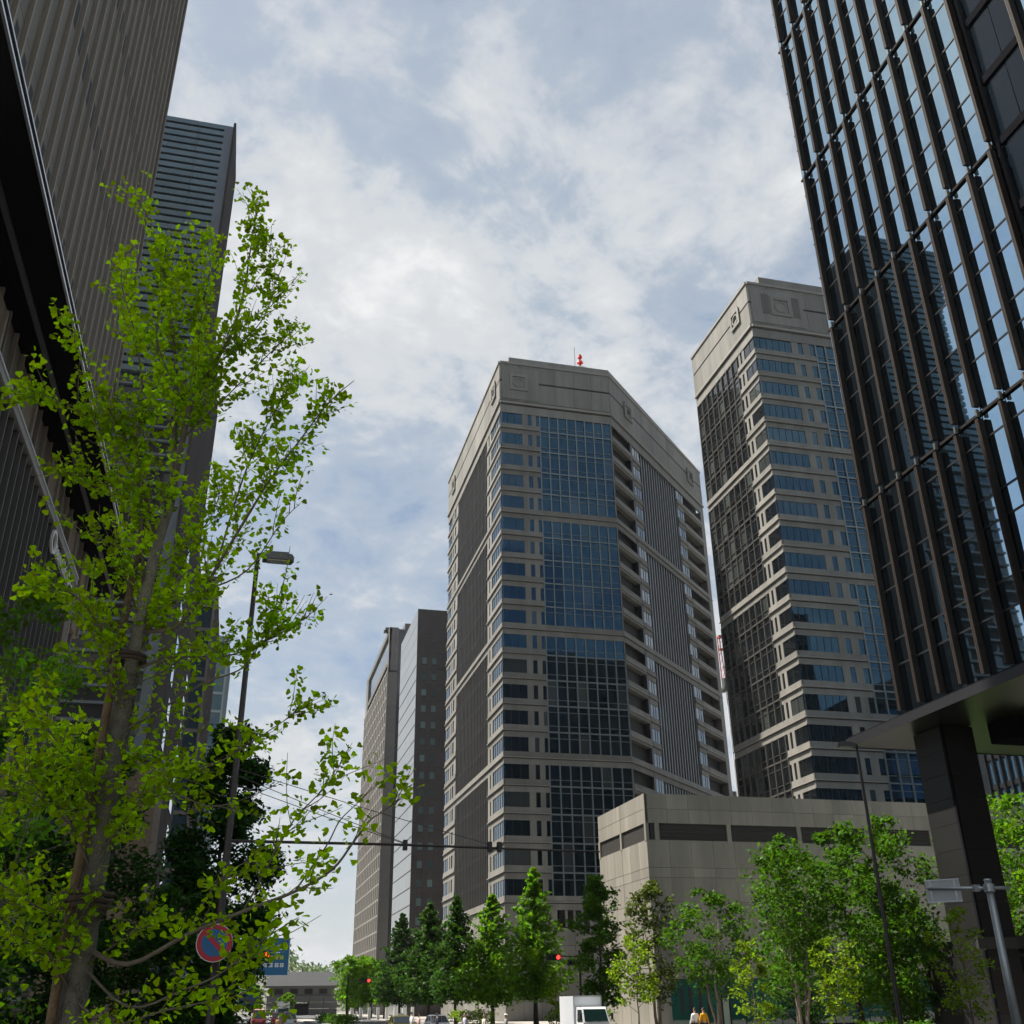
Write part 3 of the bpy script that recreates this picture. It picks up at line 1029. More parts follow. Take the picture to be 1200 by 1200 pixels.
def tower_j():
    T = thing("brown_brick_tower", "dark brown tower with pairs of small green windows and a pale panelled side", "tower", (46, 249, 0), "towers down the street")
    X0, X1, Y0, Y1, H = 36.2, 56.0, 235.0, 263.0, 90.2
    br = mat("dark_brown_tile", (0.06, 0.052, 0.052), .7, var=.15, vscale=.5, piece=.08)
    pale = mat("pale_side_panel", (0.25, 0.265, 0.28), .3, metal=.3, var=.05, piece=.05)
    gw = glass_mat("green_grey_window", (0.10, 0.155, 0.155), ior=1.6, piece=.5)
    box("body", br, X0 + .15, X1, Y0 + .12, Y1, .1, H, T)
    W = Wall(X0, Y0, 0)
    fh = 3.9
    for k in range(22):
        z = 1.0 + k * fh
        for u in (1.35, 3.75):
            if k < 20:
                W.bx("window", gw, u, u + 1.1, -.12, -.02, z + 1.2, z + 2.75, T)
                W.bx("window_sill", br, u - .1, u + 1.2, -.12, .06, z + 1.05, z + 1.2, T)
        if k < 21:
            for a, b in ((.0, 1.35), (2.45, 3.75), (4.85, 7.2)):
                W.bx("tile_panel", br, a + .01, b - .01, -.12, .0, z + .02, z + fh - .02, T)
            for u in (1.35, 3.75):
                W.bx("tile_panel", br, u + .005, u + 1.095, -.12, -.005, z + 2.8, z + fh + 1.0, T)
    W.bx("tile_panel", br, 0, 7.2, -.12, 0, 1 + 21 * fh + .02, H, T)
    W = Wall(X0, Y1, -90)
    nz, nu = 25, 4
    for k in range(nz):
        for i in range(nu):
            z = .2 + k * (H - .2) / nz
            W.bx("side_panel", pale, i * 7 + .03, (i + 1) * 7 - .03, -.15, .0, z + .07, z + (H - .2) / nz - .05, T)
        if k < 22:
            W.bx("vent_row", M_FINGREY, .4, 27.6, .0, .06, z + .05, z + .2, T)

def tower_i():
    T = thing("gridded_grey_tower", "slim grey tower with a fine window grid and blank end, furthest down the street", "tower", (44, 318, 0), "towers down the street")
    X0, X1, Y0, Y1, H = 36.2, 47.0, 289.0, 347.0, 104.0
    gr = mat("mid_grey_panel", (0.135, 0.127, 0.122), .6, var=.08, piece=.04)
    fin = mat("warm_white_fin", (0.25, 0.235, 0.215), .6)
    band = mat("pinkish_wall", (0.125, 0.108, 0.10), .6)
    dk = glass_mat("grid_glass", (0.05, 0.05, 0.055), ior=1.6)
    HG = 90.8
    box("body", dk, X0 + .3, X1, Y0 + .3, Y1, .1, HG, T)
    box("body_top", dk, X0 + .6, X1, Y0 + 1, Y1 - 1, HG, H - .8, T)
    for k in range(26):
        box("end_panel", gr, X0, 38.9, Y0, Y0 + .3, .2 + k * 4.0, .2 + k * 4.0 + 3.97 if k < 25 else H, T)
    box("end_glass", dk, 38.9, 41, Y0 + .1, Y0 + .3, .1, H - .4, T)
    box("end_joint", M_DARK, X0, 38.9, Y0 - .03, Y0, HG - .6, HG, T)
    W = Wall(X0, Y1, -90)
    L_ = Y1 - Y0
    n = 14
    for i in range(n + 1):
        W.bx("fin", fin, i * L_ / n - .3 if i else 0, min(i * L_ / n + .3, L_ - .01), -.3, .22, 8.0, HG, T)
        if i < n:
            for q in (1 / 3, 2 / 3):
                u = (i + q) * L_ / n
                W.bx("thin_fin", fin, u - .13, u + .13, -.3, .12, 8.0, HG, T)
    for k in range(22):
        z = 8 + k * 3.95
        W.bx("floor_band", fin, 0, L_, -.3, .1, z - .25, z + .25, T)
        W.bx("window_head", band, 0, L_, -.3, -.1, z + 2.4, z + 3.7, T)
    W.bx("top_frame", gr, 0, 6, -.6, 0, HG + .02, H, T)
    W.bx("top_frame", gr, L_ - 2.0, L_, -.6, -.02, HG + .02, H, T)
    W.bx("top_frame", gr, 0, L_, -.6, .03, H - 1.6, H + .02, T)
    W.bx("top_glass", M_DBLUE, 6, L_ - 2, -.6, -.5, HG + .02, H - 1.6, T)
    mb = MB()
    mb.box(35.3, 37.5, 292, 294, H, H + .9)
    mb.box(34.9, 36.2, 292.6, 293.4, H - .6, H + .2)
    mb.build("roof_crane_arm", M_FINGREY, T)
    box("roof_box", M_WARMGREY, 41.0, 44, Y0 + 2, Y0 + 10, HG, H + 2.2, T)

tower_j()
tower_i()

# red and white crane in the gap between the granite towers
def crane():
    T = thing("tower_crane", "red and white crane mast showing in the gap between the two granite towers", "crane", (109.3, 220, 0))
    red = mat("crane_red", (0.42, 0.10, 0.07), .5)
    wht = mat("crane_white", (0.7, 0.7, 0.7), .5)
    mb = MB()
    for z in range(0, 76, 4):
        for a, b in (((-.8, -.8), (.8, .8)), ((.8, -.8), (-.8, .8))):
            mb.tube([(110.4 + a[0], 220 + a[1], z), (110.4 + b[0], 220 + b[1], z + 4)], .12, 5)
    for dx in (-.8, .8):
        for dy in (-.8, .8):
            mb.tube([(110.4 + dx, 220 + dy, 0), (110.4 + dx, 220 + dy, 76)], .16, 6)
    mb.build("mast", wht, T)
    mb = MB()
    mb.box(107.9, 109.4, 218.4, 221.6, 69.4, 70.0)
    mb.box(108.2, 109.2, 218.6, 220, 70.0, 72.2)
    mb.build("platform", M_FINGREY, T)
    mb = MB()
    for dx in (-.5, .5):
        mb.tube([(108.8 + dx, 220, 72), (108.5 + dx * .5, 220, 83)], .12, 6)
    for z in range(72, 82, 2):
        mb.tube([(108.3, 220, z), (109.2, 220, z + 2)], .07, 5)
    mb.box(108.4, 109.5, 219.5, 220.5, 79.6, 80.0)
    mb.box(108.5, 109.2, 219.6, 220.4, 82.6, 83.4)
    mb.build("jib_frame", red, T)

crane()

# ------------------------------------------------------------------ trees
L_DEEP = leaf_mat("leaf_deep_green", (0.032, 0.085, 0.013), .35)
L_MID = leaf_mat("leaf_mid_green", (0.046, 0.115, 0.008), .42)
L_BRIGHT = leaf_mat("leaf_bright_green", (0.085, 0.195, 0.009), .46)
L_OLIVE = leaf_mat("leaf_olive_green", (0.06, 0.088, 0.02), .35)
L_YELLOW = leaf_mat("leaf_yellow_green", (0.12, 0.20, 0.010), .5)
L_SHADE = leaf_mat("leaf_shaded_evergreen", (0.028, 0.075, 0.014), .25)  # evergreen tone darkened further, shade on these trees is in the colour
M_BARK = mat("bark", (0.09, 0.075, 0.06), .9, var=.3, vscale=3, bump=.5, bscale=14)
M_BARKPALE = mat("pale_bark", (0.17, 0.145, 0.12), .9, var=.3, vscale=3, bump=.4, bscale=14)
M_BARKDK = mat("dark_bark", (0.04, 0.034, 0.03), .9, var=.3, vscale=3)

def leaf_quads(rng, cent, per, spread, size, updir=0.35, droop=None):
    """cent (n,3) clump centres -> verts, quads of small folded diamond leaves"""
    n = len(cent) * per
    c = np.repeat(cent, per, axis=0) + rng.normal(0, 1, (n, 3)) * np.repeat(np.broadcast_to(spread, (len(cent), 3)), per, axis=0)
    nrm = rng.normal(0, 1, (n, 3))
    nrm[:, 2] = np.abs(nrm[:, 2]) + updir
    nrm /= np.linalg.norm(nrm, axis=1, keepdims=True)
    a = rng.normal(0, 1, (n, 3))
    if droop is not None:
        a = a * .6 + np.array([0, 0, droop])
    a -= nrm * np.sum(a * nrm, axis=1, keepdims=True)
    a /= np.linalg.norm(a, axis=1, keepdims=True) + 1e-9
    b = np.cross(nrm, a)
    s = size * rng.uniform(.6, 1.35, (n, 1))
    v = np.empty((n, 4, 3))
    v[:, 0] = c - a * s
    v[:, 1] = c + b * s * .55 + nrm * s * .12
    v[:, 2] = c + a * s
    v[:, 3] = c - b * s * .55 + nrm * s * .12
    return v.reshape(-1, 3), np.arange(n * 4).reshape(n, 4)

PROF = {
    'cone': lambda t: (1 - t) ** .72 * (.45 + .55 * min(1, t / .15)) * (.86 + .14 * math.sin(26 * t)) + .03,
    'egg': lambda t: math.sin(math.pi * min(1, max(0, t)) ** .8) ** .65 + .02,
    'round': lambda t: math.sqrt(max(0, 1 - (2 * t - 1) ** 2)) + .05,
    'vase': lambda t: (.30 + .75 * t) * (1 if t < .75 else max(.12, 1 - (t - .75) / .27)),
}

def tree(name, label, x, y, H, r, prof, leafm, clear, nclump, per, leaf, seed, bark=M_BARK, group=None, tr=0.13, stems=1,
         spread=None, shell=.45, limbs=14, droop=None, cat="tree", z0=.12):
    rng = np.random.default_rng(seed)
    T = thing(name, label, cat, (x, y, z0), group)
    base = np.array([x, y, z0])
    hc = H - clear
    pf = PROF[prof]
    # lumpy outline: radius factor by direction and height
    ph = rng.uniform(0, 6.28, 6)
    am = rng.uniform(.06, .2, 6)
    cs = []
    if prof == 'cone':
        # tiers of boughs, each a row of clumps that dips and lifts at the tip
        nb = max(30, nclump // 7)
        for k in range(nb):
            t = ((k + rng.uniform(0, 1)) / nb) ** 1.12
            th = k * 2.39996 + rng.normal(0, .3)
            Rb = r * ((1 - t) ** .82 * (.55 + .45 * min(1, t / .12)) + .03) * rng.uniform(.62, 1.18)
            m = max(2, int(7 * (1 - .6 * t)))
            for q in range(m):
                f = (q + .6) / m
                zz = clear + hc * t - .16 * Rb * math.sin(math.pi * f) + .10 * Rb * f * f
                cs.append((math.cos(th) * Rb * f, math.sin(th) * Rb * f, min(zz, H)))
    else:
        lobes = []
        nl = 11 + int(r * 2.5)
        for k in range(nl):
            t = (k + .5) / nl
            th = k * 2.39996 + rng.uniform(-.4, .4)
            R0 = pf(t) * r * rng.uniform(.5, .86)
            lobes.append((math.cos(th) * R0, math.sin(th) * R0, clear + hc * t, r * rng.uniform(.24, .42) * (1 if t < .85 else .7)))
        for k in range(nclump):
            if rng.uniform() < .2:
                t = rng.uniform(.05, .95)
                th = rng.uniform(0, 2 * math.pi)
                R0 = pf(t) * r * rng.uniform(0, .8)
                cs.append((math.cos(th) * R0, math.sin(th) * R0, clear + hc * t))
                continue
            lx, ly, lz, lr = lobes[rng.integers(nl)]
            d = rng.normal(0, 1, 3)
            d /= np.linalg.norm(d)
            d[2] = d[2] * .8 + .12
            rr = lr * rng.uniform(.25, 1) ** .5
            cs.append((lx + d[0] * rr, ly + d[1] * rr, min(H, max(clear * .85, lz + d[2] * rr))))
    cs = np.array(cs)
    sp = spread if spread is not None else ((r * .085, r * .085, r * .05) if prof == 'cone' else (r * .1, r * .1, r * .075))
    # clumps near the tip are smaller
    sv = np.array(sp)[None, :] * np.clip(1.15 - (.95 if prof == 'cone' else .55) * ((cs[:, 2:3] - clear) / hc), .12, 1.2)
    v, q = leaf_quads(rng, cs, per, sv, leaf, droop=droop)
    np_mesh("crown", v, q, leafm, T)
    mb = MB()
    tops = []
    for s in range(stems):
        ang = 2 * math.pi * s / stems + .5
        lean = 0 if stems == 1 else r * .35
        pts, rad = [], []
        nseg = 7
        for i in range(nseg + 1):
            t = i / nseg
            wob = .05 * r
            pts.append((math.cos(ang) * lean * t ** 1.2 + (0.12 if stems > 1 else 0) * math.cos(ang) + rng.normal(0, wob * .4) * (t > 0),
                        math.sin(ang) * lean * t ** 1.2 + (0.12 if stems > 1 else 0) * math.sin(ang) + rng.normal(0, wob * .4) * (t > 0),
                        t * (H * (.96 if prof == 'cone' else .8))))
            rad.append(max(.015, tr * (1 - .9 * t) / (stems ** .5)))
        rad[0] *= 1.35
        mb.tube(pts, rad, 8)
        tops.append((pts, rad))
    for k in range(limbs):
        c = cs[rng.integers(len(cs))]
        pts, rad = tops[k % stems]
        zt = max(clear * .75, c[2] - (.45 if prof != 'cone' else .1) * math.hypot(c[0], c[1]) * 1.4)
        i = min(len(pts) - 2, max(0, int(zt / max(.01, pts[-1][2]) * (len(pts) - 1))))
        f = min(1, max(0, (zt - pts[i][2]) / (pts[i + 1][2] - pts[i][2] + 1e-6)))
        p0 = Vector(pts[i]).lerp(Vector(pts[i + 1]), f)
        r0 = rad[i] * .5
        p1 = Vector(c)
        mid = p0.lerp(p1, .5) + Vector((0, 0, -.06 * (p1 - p0).length if prof == 'cone' else .1 * (p1 - p0).length))
        mb.tube([p0, mid, p1], [r0, r0 * .6, .012], 5)
    mb.build("trunk", bark, T, smooth=True, local=True)
    return T

GR = "street trees along the right pavement"
# conical trees, far to near; shade on the first three put into leaf colour
tree("street_tree", "dark conical street tree, furthest of the conical row", 27.2, 184, 16.0, 5.71, 'cone', L_SHADE, 3.0, 820, 16, .30, 1, M_BARKDK, GR, .2)
tree("street_tree", "dark conical street tree, second of the conical row from its far end", 27.2, 157, 15.6, 5.71, 'cone', L_DEEP, 3.0, 820, 16, .28, 2, M_BARKDK, GR, .2)
tree("street_tree", "dark full conical street tree in front of the brown tower's foot", 27.2, 137, 14.6, 4.84, 'cone', L_DEEP, 3.0, 820, 16, .26, 3, M_BARKDK, GR, .2)
tree("street_tree", "bright green conical street tree beside the darkest group", 27.3, 117.5, 13.0, 4.98, 'cone', L_BRIGHT, 2.6, 820, 16, .23, 4, M_BARKDK, GR, .2)
tree("street_tree", "tallest slim conical street tree, standing left of the red signal", 27.3, 100, 13.9, 4.10, 'cone', L_BRIGHT, 2.9, 820, 16, .20, 5, M_BARKDK, GR, .22)
tree("street_tree", "dense oval green tree behind the white box truck", 27.7, 82.3, 11.1, 2.35, 'egg', L_MID, 2.3, 330, 16, .18, 6, M_BARKDK, GR, .16)
tree("street_tree", "olive multi-stemmed tree in front of the sunlit panel wall", 30.6, 78.2, 10.3, 2.7, 'egg', L_OLIVE, 2.4, 190, 16, .17, 7, M_BARK, GR, .2, stems=4, shell=.4, limbs=24)
tree("street_tree", "mid green round tree with pale stems over the green glass", 32.1, 71.1, 9.1, 2.9, 'round', L_MID, 2.9, 230, 16, .16, 8, M_BARKPALE, GR, .18, stems=3, limbs=20)
tree("street_tree", "wide open-crowned tree on bare pale stems before the panelled block", 31.2, 57.6, 10.6, 3.6, 'vase', L_MID, 2.4, 300, 15, .135, 9, M_BARKPALE, GR, .2, stems=4, limbs=30)
tree("street_tree", "leaning pointed tree rising beside the open-crowned one", 33.4, 62.3, 11.6, 2.0, 'egg', L_MID, 3.0, 190, 15, .15, 19, M_BARK, GR, .16, limbs=12)
tree("street_tree", "massive dark-hearted green tree left of the black column", 36.0, 56.0, 11.7, 3.4, 'round', L_MID, 1.6, 430, 18, .15, 10, M_BARKDK, GR, .25, limbs=18)
tree("street_tree", "second green tree close behind the massive one", 39.5, 65.5, 12.3, 3.0, 'round', L_MID, 2.0, 300, 16, .17, 11, M_BARKDK, GR, .22)
tree("street_tree", "leafy tree beyond the black column, right of it", 47.5, 60.0, 14.2, 3.6, 'round', L_BRIGHT, 2.0, 420, 16, .17, 12, M_BARKDK, GR, .22)
tree("street_tree", "leafy tree at the right edge behind the lobby", 53.5, 63.0, 14.0, 3.6, 'round', L_MID, 2.0, 380, 16, .18, 13, M_BARKDK, GR, .22)
tree("street_tree", "low leafy tree filling the gap behind the open-crowned one", 35.6, 66.0, 8.6, 2.9, 'round', L_DEEP, .9, 330, 17, .15, 20, M_BARKDK, GR, .16)
tree("street_tree", "low dark tree between the massive tree and the black column", 38.6, 58.6, 8.2, 2.3, 'round', L_DEEP, .8, 300, 17, .14, 21, M_BARKDK, GR, .16)
GS = "young trees at the kerb"
tree("young_tree", "young yellow-green tree beside the truck's cab", 26.6, 71.5, 6.1, 1.9, 'round', L_YELLOW, 1.9, 110, 12, .13, 14, M_BARK, GS, .06, limbs=16, shell=.6)
tree("young_tree", "bright young tree before the green glass panels", 27.3, 55.7, 5.2, 1.4, 'egg', L_YELLOW, 1.0, 110, 12, .105, 15, M_BARKPALE, GS, .05, limbs=16)
tree("young_tree", "feathery young tree with upswept twigs left of the tall dark lamp", 29.2, 50.1, 4.9, 1.6, 'vase', L_YELLOW, 1.2, 120, 11, .10, 16, M_BARKPALE, GS, .05, limbs=20, shell=.7)
tree("young_tree", "slender young ginkgo in front of the black column", 29.4, 40.4, 5.5, 1.5, 'egg', L_YELLOW, 1.5, 120, 12, .085, 17, M_BARK, GS, .05, limbs=24, shell=.7)
tree("young_tree", "small bright sapling under the red signal", 26.5, 90.8, 4.6, 1.0, 'egg', L_YELLOW, .8, 60, 12, .12, 18, M_BARK, GS, .05)
GF = "far trees by the road's end"
for i, (x, y, H, r, lab) in enumerate(((26.8, 262, 12.6, 4.2, "leftmost of the far round trees by the gatehouse"), (27.4, 240, 11.6, 3.9, "far round tree in the middle of the distant clump"),
                                       (27.2, 222, 10.0, 3.4, "far round tree under the distant red signal"), (27.5, 205, 8.2, 2.6, "lowest far tree next to the dark cones"))):
    tree("far_tree", lab, x, y, H, r, 'round', L_BRIGHT, 2.6, 160, 14, .38, 30 + i, M_BARKDK, GF, .18)
GL = "trees on the left pavement"
tree("pavement_tree", "tall dark evergreen around the left lamp post", -.75, 38.6, 11.2, 2.25, 'egg', L_SHADE, 1.2, 1900, 18, .095, 40, M_BARKDK, GL, .2, shell=.5)
tree("pavement_tree", "dark bushy evergreen left of the stone base", -4.1, 29.0, 8.6, 1.9, 'egg', L_SHADE, .8, 900, 18, .085, 41, M_BARKDK, GL, .16)
tree("pavement_tree", "dark evergreen at the left edge behind the ginkgo", -6.6, 25.6, 9.0, 2.3, 'egg', L_SHADE, .8, 900, 18, .085, 42, M_BARKDK, GL, .16)
tree("pavement_tree", "low mid green tree behind the no-parking sign", -1.9, 33.0, 5.2, 1.8, 'round', L_DEEP, .6, 520, 18, .08, 43, M_BARKDK, GL, .1)
tree("pavement_tree", "bright-leaved tree filling the lower left corner", -3.3, 15.2, 7.6, 1.5, 'egg', L_BRIGHT, 1.6, 330, 15, .055, 44, M_BARK, GL, .07, stems=3, shell=.6, limbs=30)

# hedges and median planting
def hedge(label, x0, x1, y0, y1, h, m, seed, n):
    rng = np.random.default_rng(seed)
    T = thing("hedge", label, "hedge", ((x0 + x1) / 2, (y0 + y1) / 2, .12), "low clipped planting beside the road")
    c = np.stack([rng.uniform(x0, x1, n) - (x0 + x1) / 2, rng.uniform(y0, y1, n) - (y0 + y1) / 2, h * rng.uniform(0, 1, n) ** .6], axis=1)
    v, q = leaf_quads(rng, c, 14, (.22, .3, .1), .11)
    np_mesh("foliage", v, q, m, T)

hedge("low green hedge on the median before the far trees", 12.4, 14.6, 128, 168, 1.1, L_MID, 60, 300)
hedge("yellow-green hedge behind the taxi", 24.0, 25.2, 108, 126, 1.5, L_YELLOW, 61, 120)
hedge("yellow-green hedge under the tall slim conical tree", 25.9, 27.4, 78, 92, 1.6, L_YELLOW, 62, 160)
hedge("green hedge under the open-crowned tree", 28.5, 32, 46, 49, 1.0, L_MID, 63, 120)
box("median_kerb", M_KERB, 12.2, 14.8, 126, 400, 0.0, .18, kind="structure")

# ------------------------------------------------------------------ the foreground ginkgo
GINKGO_BRANCHES = [
 ([(-1.197,9.424,1.93),(-1.164,9.428,2.529),(-1.167,9.428,3.508),(-1.157,9.429,4.221),(-1.136,9.432,4.909),(-1.109,9.435,5.563),(-1.069,9.44,6.173),(-1.004,9.447,6.636)], 0.098, 0.042),
 ([(-1.004,9.447,6.636),(-0.982,9.449,7.308),(-0.939,9.403,7.788),(-0.81,9.365,8.145),(-0.651,9.277,8.505),(-0.576,9.232,8.88),(-0.55,9.184,9.231),(-0.539,9.184,9.675),(-0.525,9.135,10.3)], 0.06, 0.006),
 ([(-1.004,9.447,6.636),(-1.069,9.54,7.447),(-1.152,9.631,8.213),(-1.311,9.662,8.979),(-1.481,9.687,9.667),(-1.684,9.705,10.227),(-1.934,9.709,10.632)], 0.05, 0.006),
 ([(-1.069,9.44,6.173),(-1.261,9.315,6.728),(-1.444,9.187,7.105),(-1.643,9.052,7.381),(-1.839,8.912,7.65),(-2.015,8.823,7.954),(-2.15,8.739,8.19)], 0.035, 0.005),
 ([(-0.982,9.449,7.308),(-0.975,9.651,8.252),(-1.015,9.848,9.163),(-1.013,9.949,9.963),(-1.136,10.036,10.519)], 0.03, 0.005),
 ([(-1.132,9.432,5.729),(-1.226,9.219,6.413),(-1.339,9.102,7.071),(-1.391,9.044,7.702),(-1.524,8.971,8.236),(-1.731,8.934,8.801),(-1.728,8.934,9.238)], 0.03, 0.005),
 ([(-1.098,9.436,5.315),(-0.792,9.266,5.32),(-0.591,9.081,5.556),(-0.489,8.987,5.795),(-0.264,8.796,6.245),(-0.072,8.7,6.643),(0.158,8.599,7.026),(0.388,8.491,7.399),(0.612,8.428,7.642)], 0.04, 0.005),
 ([(-0.489,8.987,5.795),(-0.339,9.094,6.814),(-0.176,9.148,7.439),(0.003,9.2,7.95),(0.082,9.2,8.277)], 0.018, 0.004),
 ([(-0.524,9.035,5.627),(-0.202,8.898,5.784),(0.059,8.8,6.245),(0.212,8.747,6.43)], 0.016, 0.004),
 ([(-1.12,9.434,4.95),(-0.765,9.369,5.073),(-0.335,9.194,5.046),(0.067,9.1,5.22),(0.381,8.992,5.418)], 0.025, 0.004),
 ([(-1.144,9.431,4.37),(-0.805,9.265,4.572),(-0.47,9.188,4.8),(-0.107,9.099,4.991),(0.116,8.999,5.667),(0.157,8.949,6.077)], 0.022, 0.004),
 ([(-1.157,9.429,4.221),(-0.786,9.367,4.112),(-0.385,9.192,4.055),(0.017,9.0,4.278),(0.387,8.892,4.537)], 0.024, 0.004),
 ([(-1.162,9.429,3.93),(-0.876,9.259,3.802),(-0.595,9.081,3.814),(-0.308,8.995,3.704),(-0.007,8.9,3.765),(0.255,8.796,3.893)], 0.02, 0.004),
 ([(-1.152,9.43,2.654),(-0.787,9.166,2.519),(-0.351,8.793,2.713),(0.043,8.4,2.85),(0.393,8.09,2.962),(0.632,7.875,3.09),(0.759,7.763,3.256),(0.867,7.701,3.411),(1.004,7.634,3.507),(1.099,7.621,3.593)], 0.035, 0.004),
 ([(0.393,8.09,2.962),(0.592,7.978,3.269),(0.676,7.921,3.446),(0.79,7.86,3.563),(0.897,7.849,3.69)], 0.012, 0.004),
 ([(0.043,8.4,2.85),(0.235,8.297,3.255),(0.359,8.242,3.5),(0.517,8.184,3.675),(0.638,8.175,3.821),(0.694,8.171,3.988)], 0.014, 0.004),
 ([(-1.158,9.429,2.529),(-0.729,8.97,2.218),(-0.328,8.594,2.325),(-0.066,8.3,2.43),(0.208,8.097,2.645),(0.431,7.988,2.78)], 0.02, 0.004),
 ([(-0.351,8.793,2.713),(-0.195,8.598,3.035),(0.04,8.4,3.202),(0.233,8.297,3.131)], 0.014, 0.004),
 ([(-1.187,9.426,2.285),(-0.832,8.961,2.105),(-0.459,8.588,2.187),(-0.048,8.4,2.264),(0.244,8.296,2.315)], 0.018, 0.004),
 ([(-1.168,9.428,3.171),(-1.391,9.094,3.589),(-1.576,8.861,3.743),(-1.77,8.722,3.907)], 0.02, 0.004),
 ([(-1.161,9.429,3.474),(-1.31,9.207,3.814),(-1.494,8.977,4.107),(-1.739,8.83,4.34),(-1.918,8.691,4.399)], 0.022, 0.004),
 ([(-1.139,9.431,4.83),(-1.389,9.196,5.213),(-1.625,9.055,5.464),(-1.817,8.917,5.475),(-2.019,8.771,5.402)], 0.022, 0.004),
 ([(-1.109,9.435,5.397),(-1.343,9.202,5.874),(-1.541,9.07,6.053),(-1.735,8.933,6.015)], 0.018, 0.004),
 ([(-1.054,9.441,6.175),(-1.27,9.213,6.406),(-1.51,9.075,6.58),(-1.717,8.937,6.575),(-1.848,8.91,6.59)], 0.016, 0.004),
 ([(-1.227,9.269,6.618),(-1.575,9.064,7.021),(-1.896,8.9,7.256),(-2.1,8.752,7.267),(-2.232,8.719,7.301)], 0.014, 0.004),
 ([(-1.164,9.428,2.529),(-1.328,9.104,2.822),(-1.496,8.875,2.925),(-1.672,8.742,3.032)], 0.018, 0.004),
 ([(-1.187,9.426,2.285),(-1.348,9.101,2.579),(-1.507,8.873,2.657),(-1.653,8.745,2.622)], 0.018, 0.004),
 ([(-1.15,9.43,4.908),(-0.993,9.649,5.565),(-0.787,9.869,6.385),(-0.631,9.98,6.834),(-0.571,9.984,7.242)], 0.02, 0.004),
 ([(-1.041,9.543,7.353),(-0.719,9.372,7.698),(-0.421,9.29,8.102),(-0.113,9.199,8.515),(0.005,9.2,8.699)], 0.016, 0.004),
 ([(-0.81,9.365,8.145),(-0.504,9.286,8.513),(-0.315,9.195,8.808),(-0.248,9.197,9.272),(-0.334,9.194,9.842)], 0.014, 0.004),
 ([(-1.169,9.629,8.209),(-1.512,9.581,8.556),(-1.749,9.541,9.041),(-1.909,9.51,9.445)], 0.014, 0.004),
 ([(-1.026,9.444,7.801),(-1.265,9.214,8.133),(-1.357,9.099,8.564),(-1.167,9.126,9.052),(-1.123,9.131,9.403)], 0.014, 0.004)]

M_GBARK = mat("ginkgo_bark", (0.19, 0.175, 0.15), .9, var=.3, vscale=9, bump=.9, bscale=45)
M_TWIG = mat("twig_bark", (0.085, 0.07, 0.052), .8, var=.3, vscale=9)
L_GINK = leaf_mat("ginkgo_leaf", (0.20, 0.325, 0.003), .78, var=.25, vscale=1.3, rough=.4, back=(2.1, 1.95, .4))
FAN = np.array([(0, 0, 0), (.40, .42, .05), (.55, .66, .1), (.34, .92, .06), (.0, .88, .0), (-.32, .94, .06), (-.55, .68, .1), (-.40, .42, .05)])

def fan_leaves(rng, pos, size, outdir):
    n = len(pos)
    nrm = rng.normal(0, 1, (n, 3))
    nrm[:, 2] = np.abs(nrm[:, 2]) * 1.1 + .25
    nrm /= np.linalg.norm(nrm, axis=1, keepdims=True)
    a = outdir + rng.normal(0, .75, (n, 3)) + np.array([0, 0, -.1])
    a -= nrm * np.sum(a * nrm, axis=1, keepdims=True)
    a /= np.linalg.norm(a, axis=1, keepdims=True) + 1e-9
    b = np.cross(a, nrm)
    s = size * rng.uniform(.55, 1.2, (n, 1, 1))
    base = pos + a * rng.uniform(.02, .075, (n, 1))
    v = base[:, None, :] + s * (FAN[None, :, 0:1] * b[:, None, :] + FAN[None, :, 1:2] * a[:, None, :] + FAN[None, :, 2:3] * rng.uniform(-1.5, 2.2, (n, 1, 1)) * nrm[:, None, :])
    return v

def smooth_path(P, sub=5):
    P = [Vector(p) for p in P]
    out = []
    for i in range(len(P) - 1):
        p0, p1, p2, p3 = P[max(i - 1, 0)], P[i], P[i + 1], P[min(i + 2, len(P) - 1)]
        for k in range(sub):
            t = k / sub
            out.append(.5 * ((2 * p1) + (p2 - p0) * t + (2 * p0 - 5 * p1 + 4 * p2 - p3) * t * t + (3 * p1 - p0 - 3 * p2 + p3) * t ** 3))
    out.append(P[-1])
    return out

rg0 = random.Random(21)
tp_ = smooth_path(GINKGO_BRANCHES[0][0], 6)
for k in range(17):
    f = .16 + .82 * k / 16
    p = tp_[int(f * (len(tp_) - 1))].copy()
    an = k * 2.4 + rg0.uniform(-.5, .5)
    d = Vector((math.cos(an), math.sin(an), .45)).normalized()
    ln = rg0.uniform(.4, .75)
    pts = [tuple(p)]
    for s in range(4):
        p = p + d * ln / 4
        d = (d + Vector((rg0.gauss(0, .12), rg0.gauss(0, .12), .10))).normalized()
        pts.append(tuple(p))
    GINKGO_BRANCHES.append((pts, .014, .003))

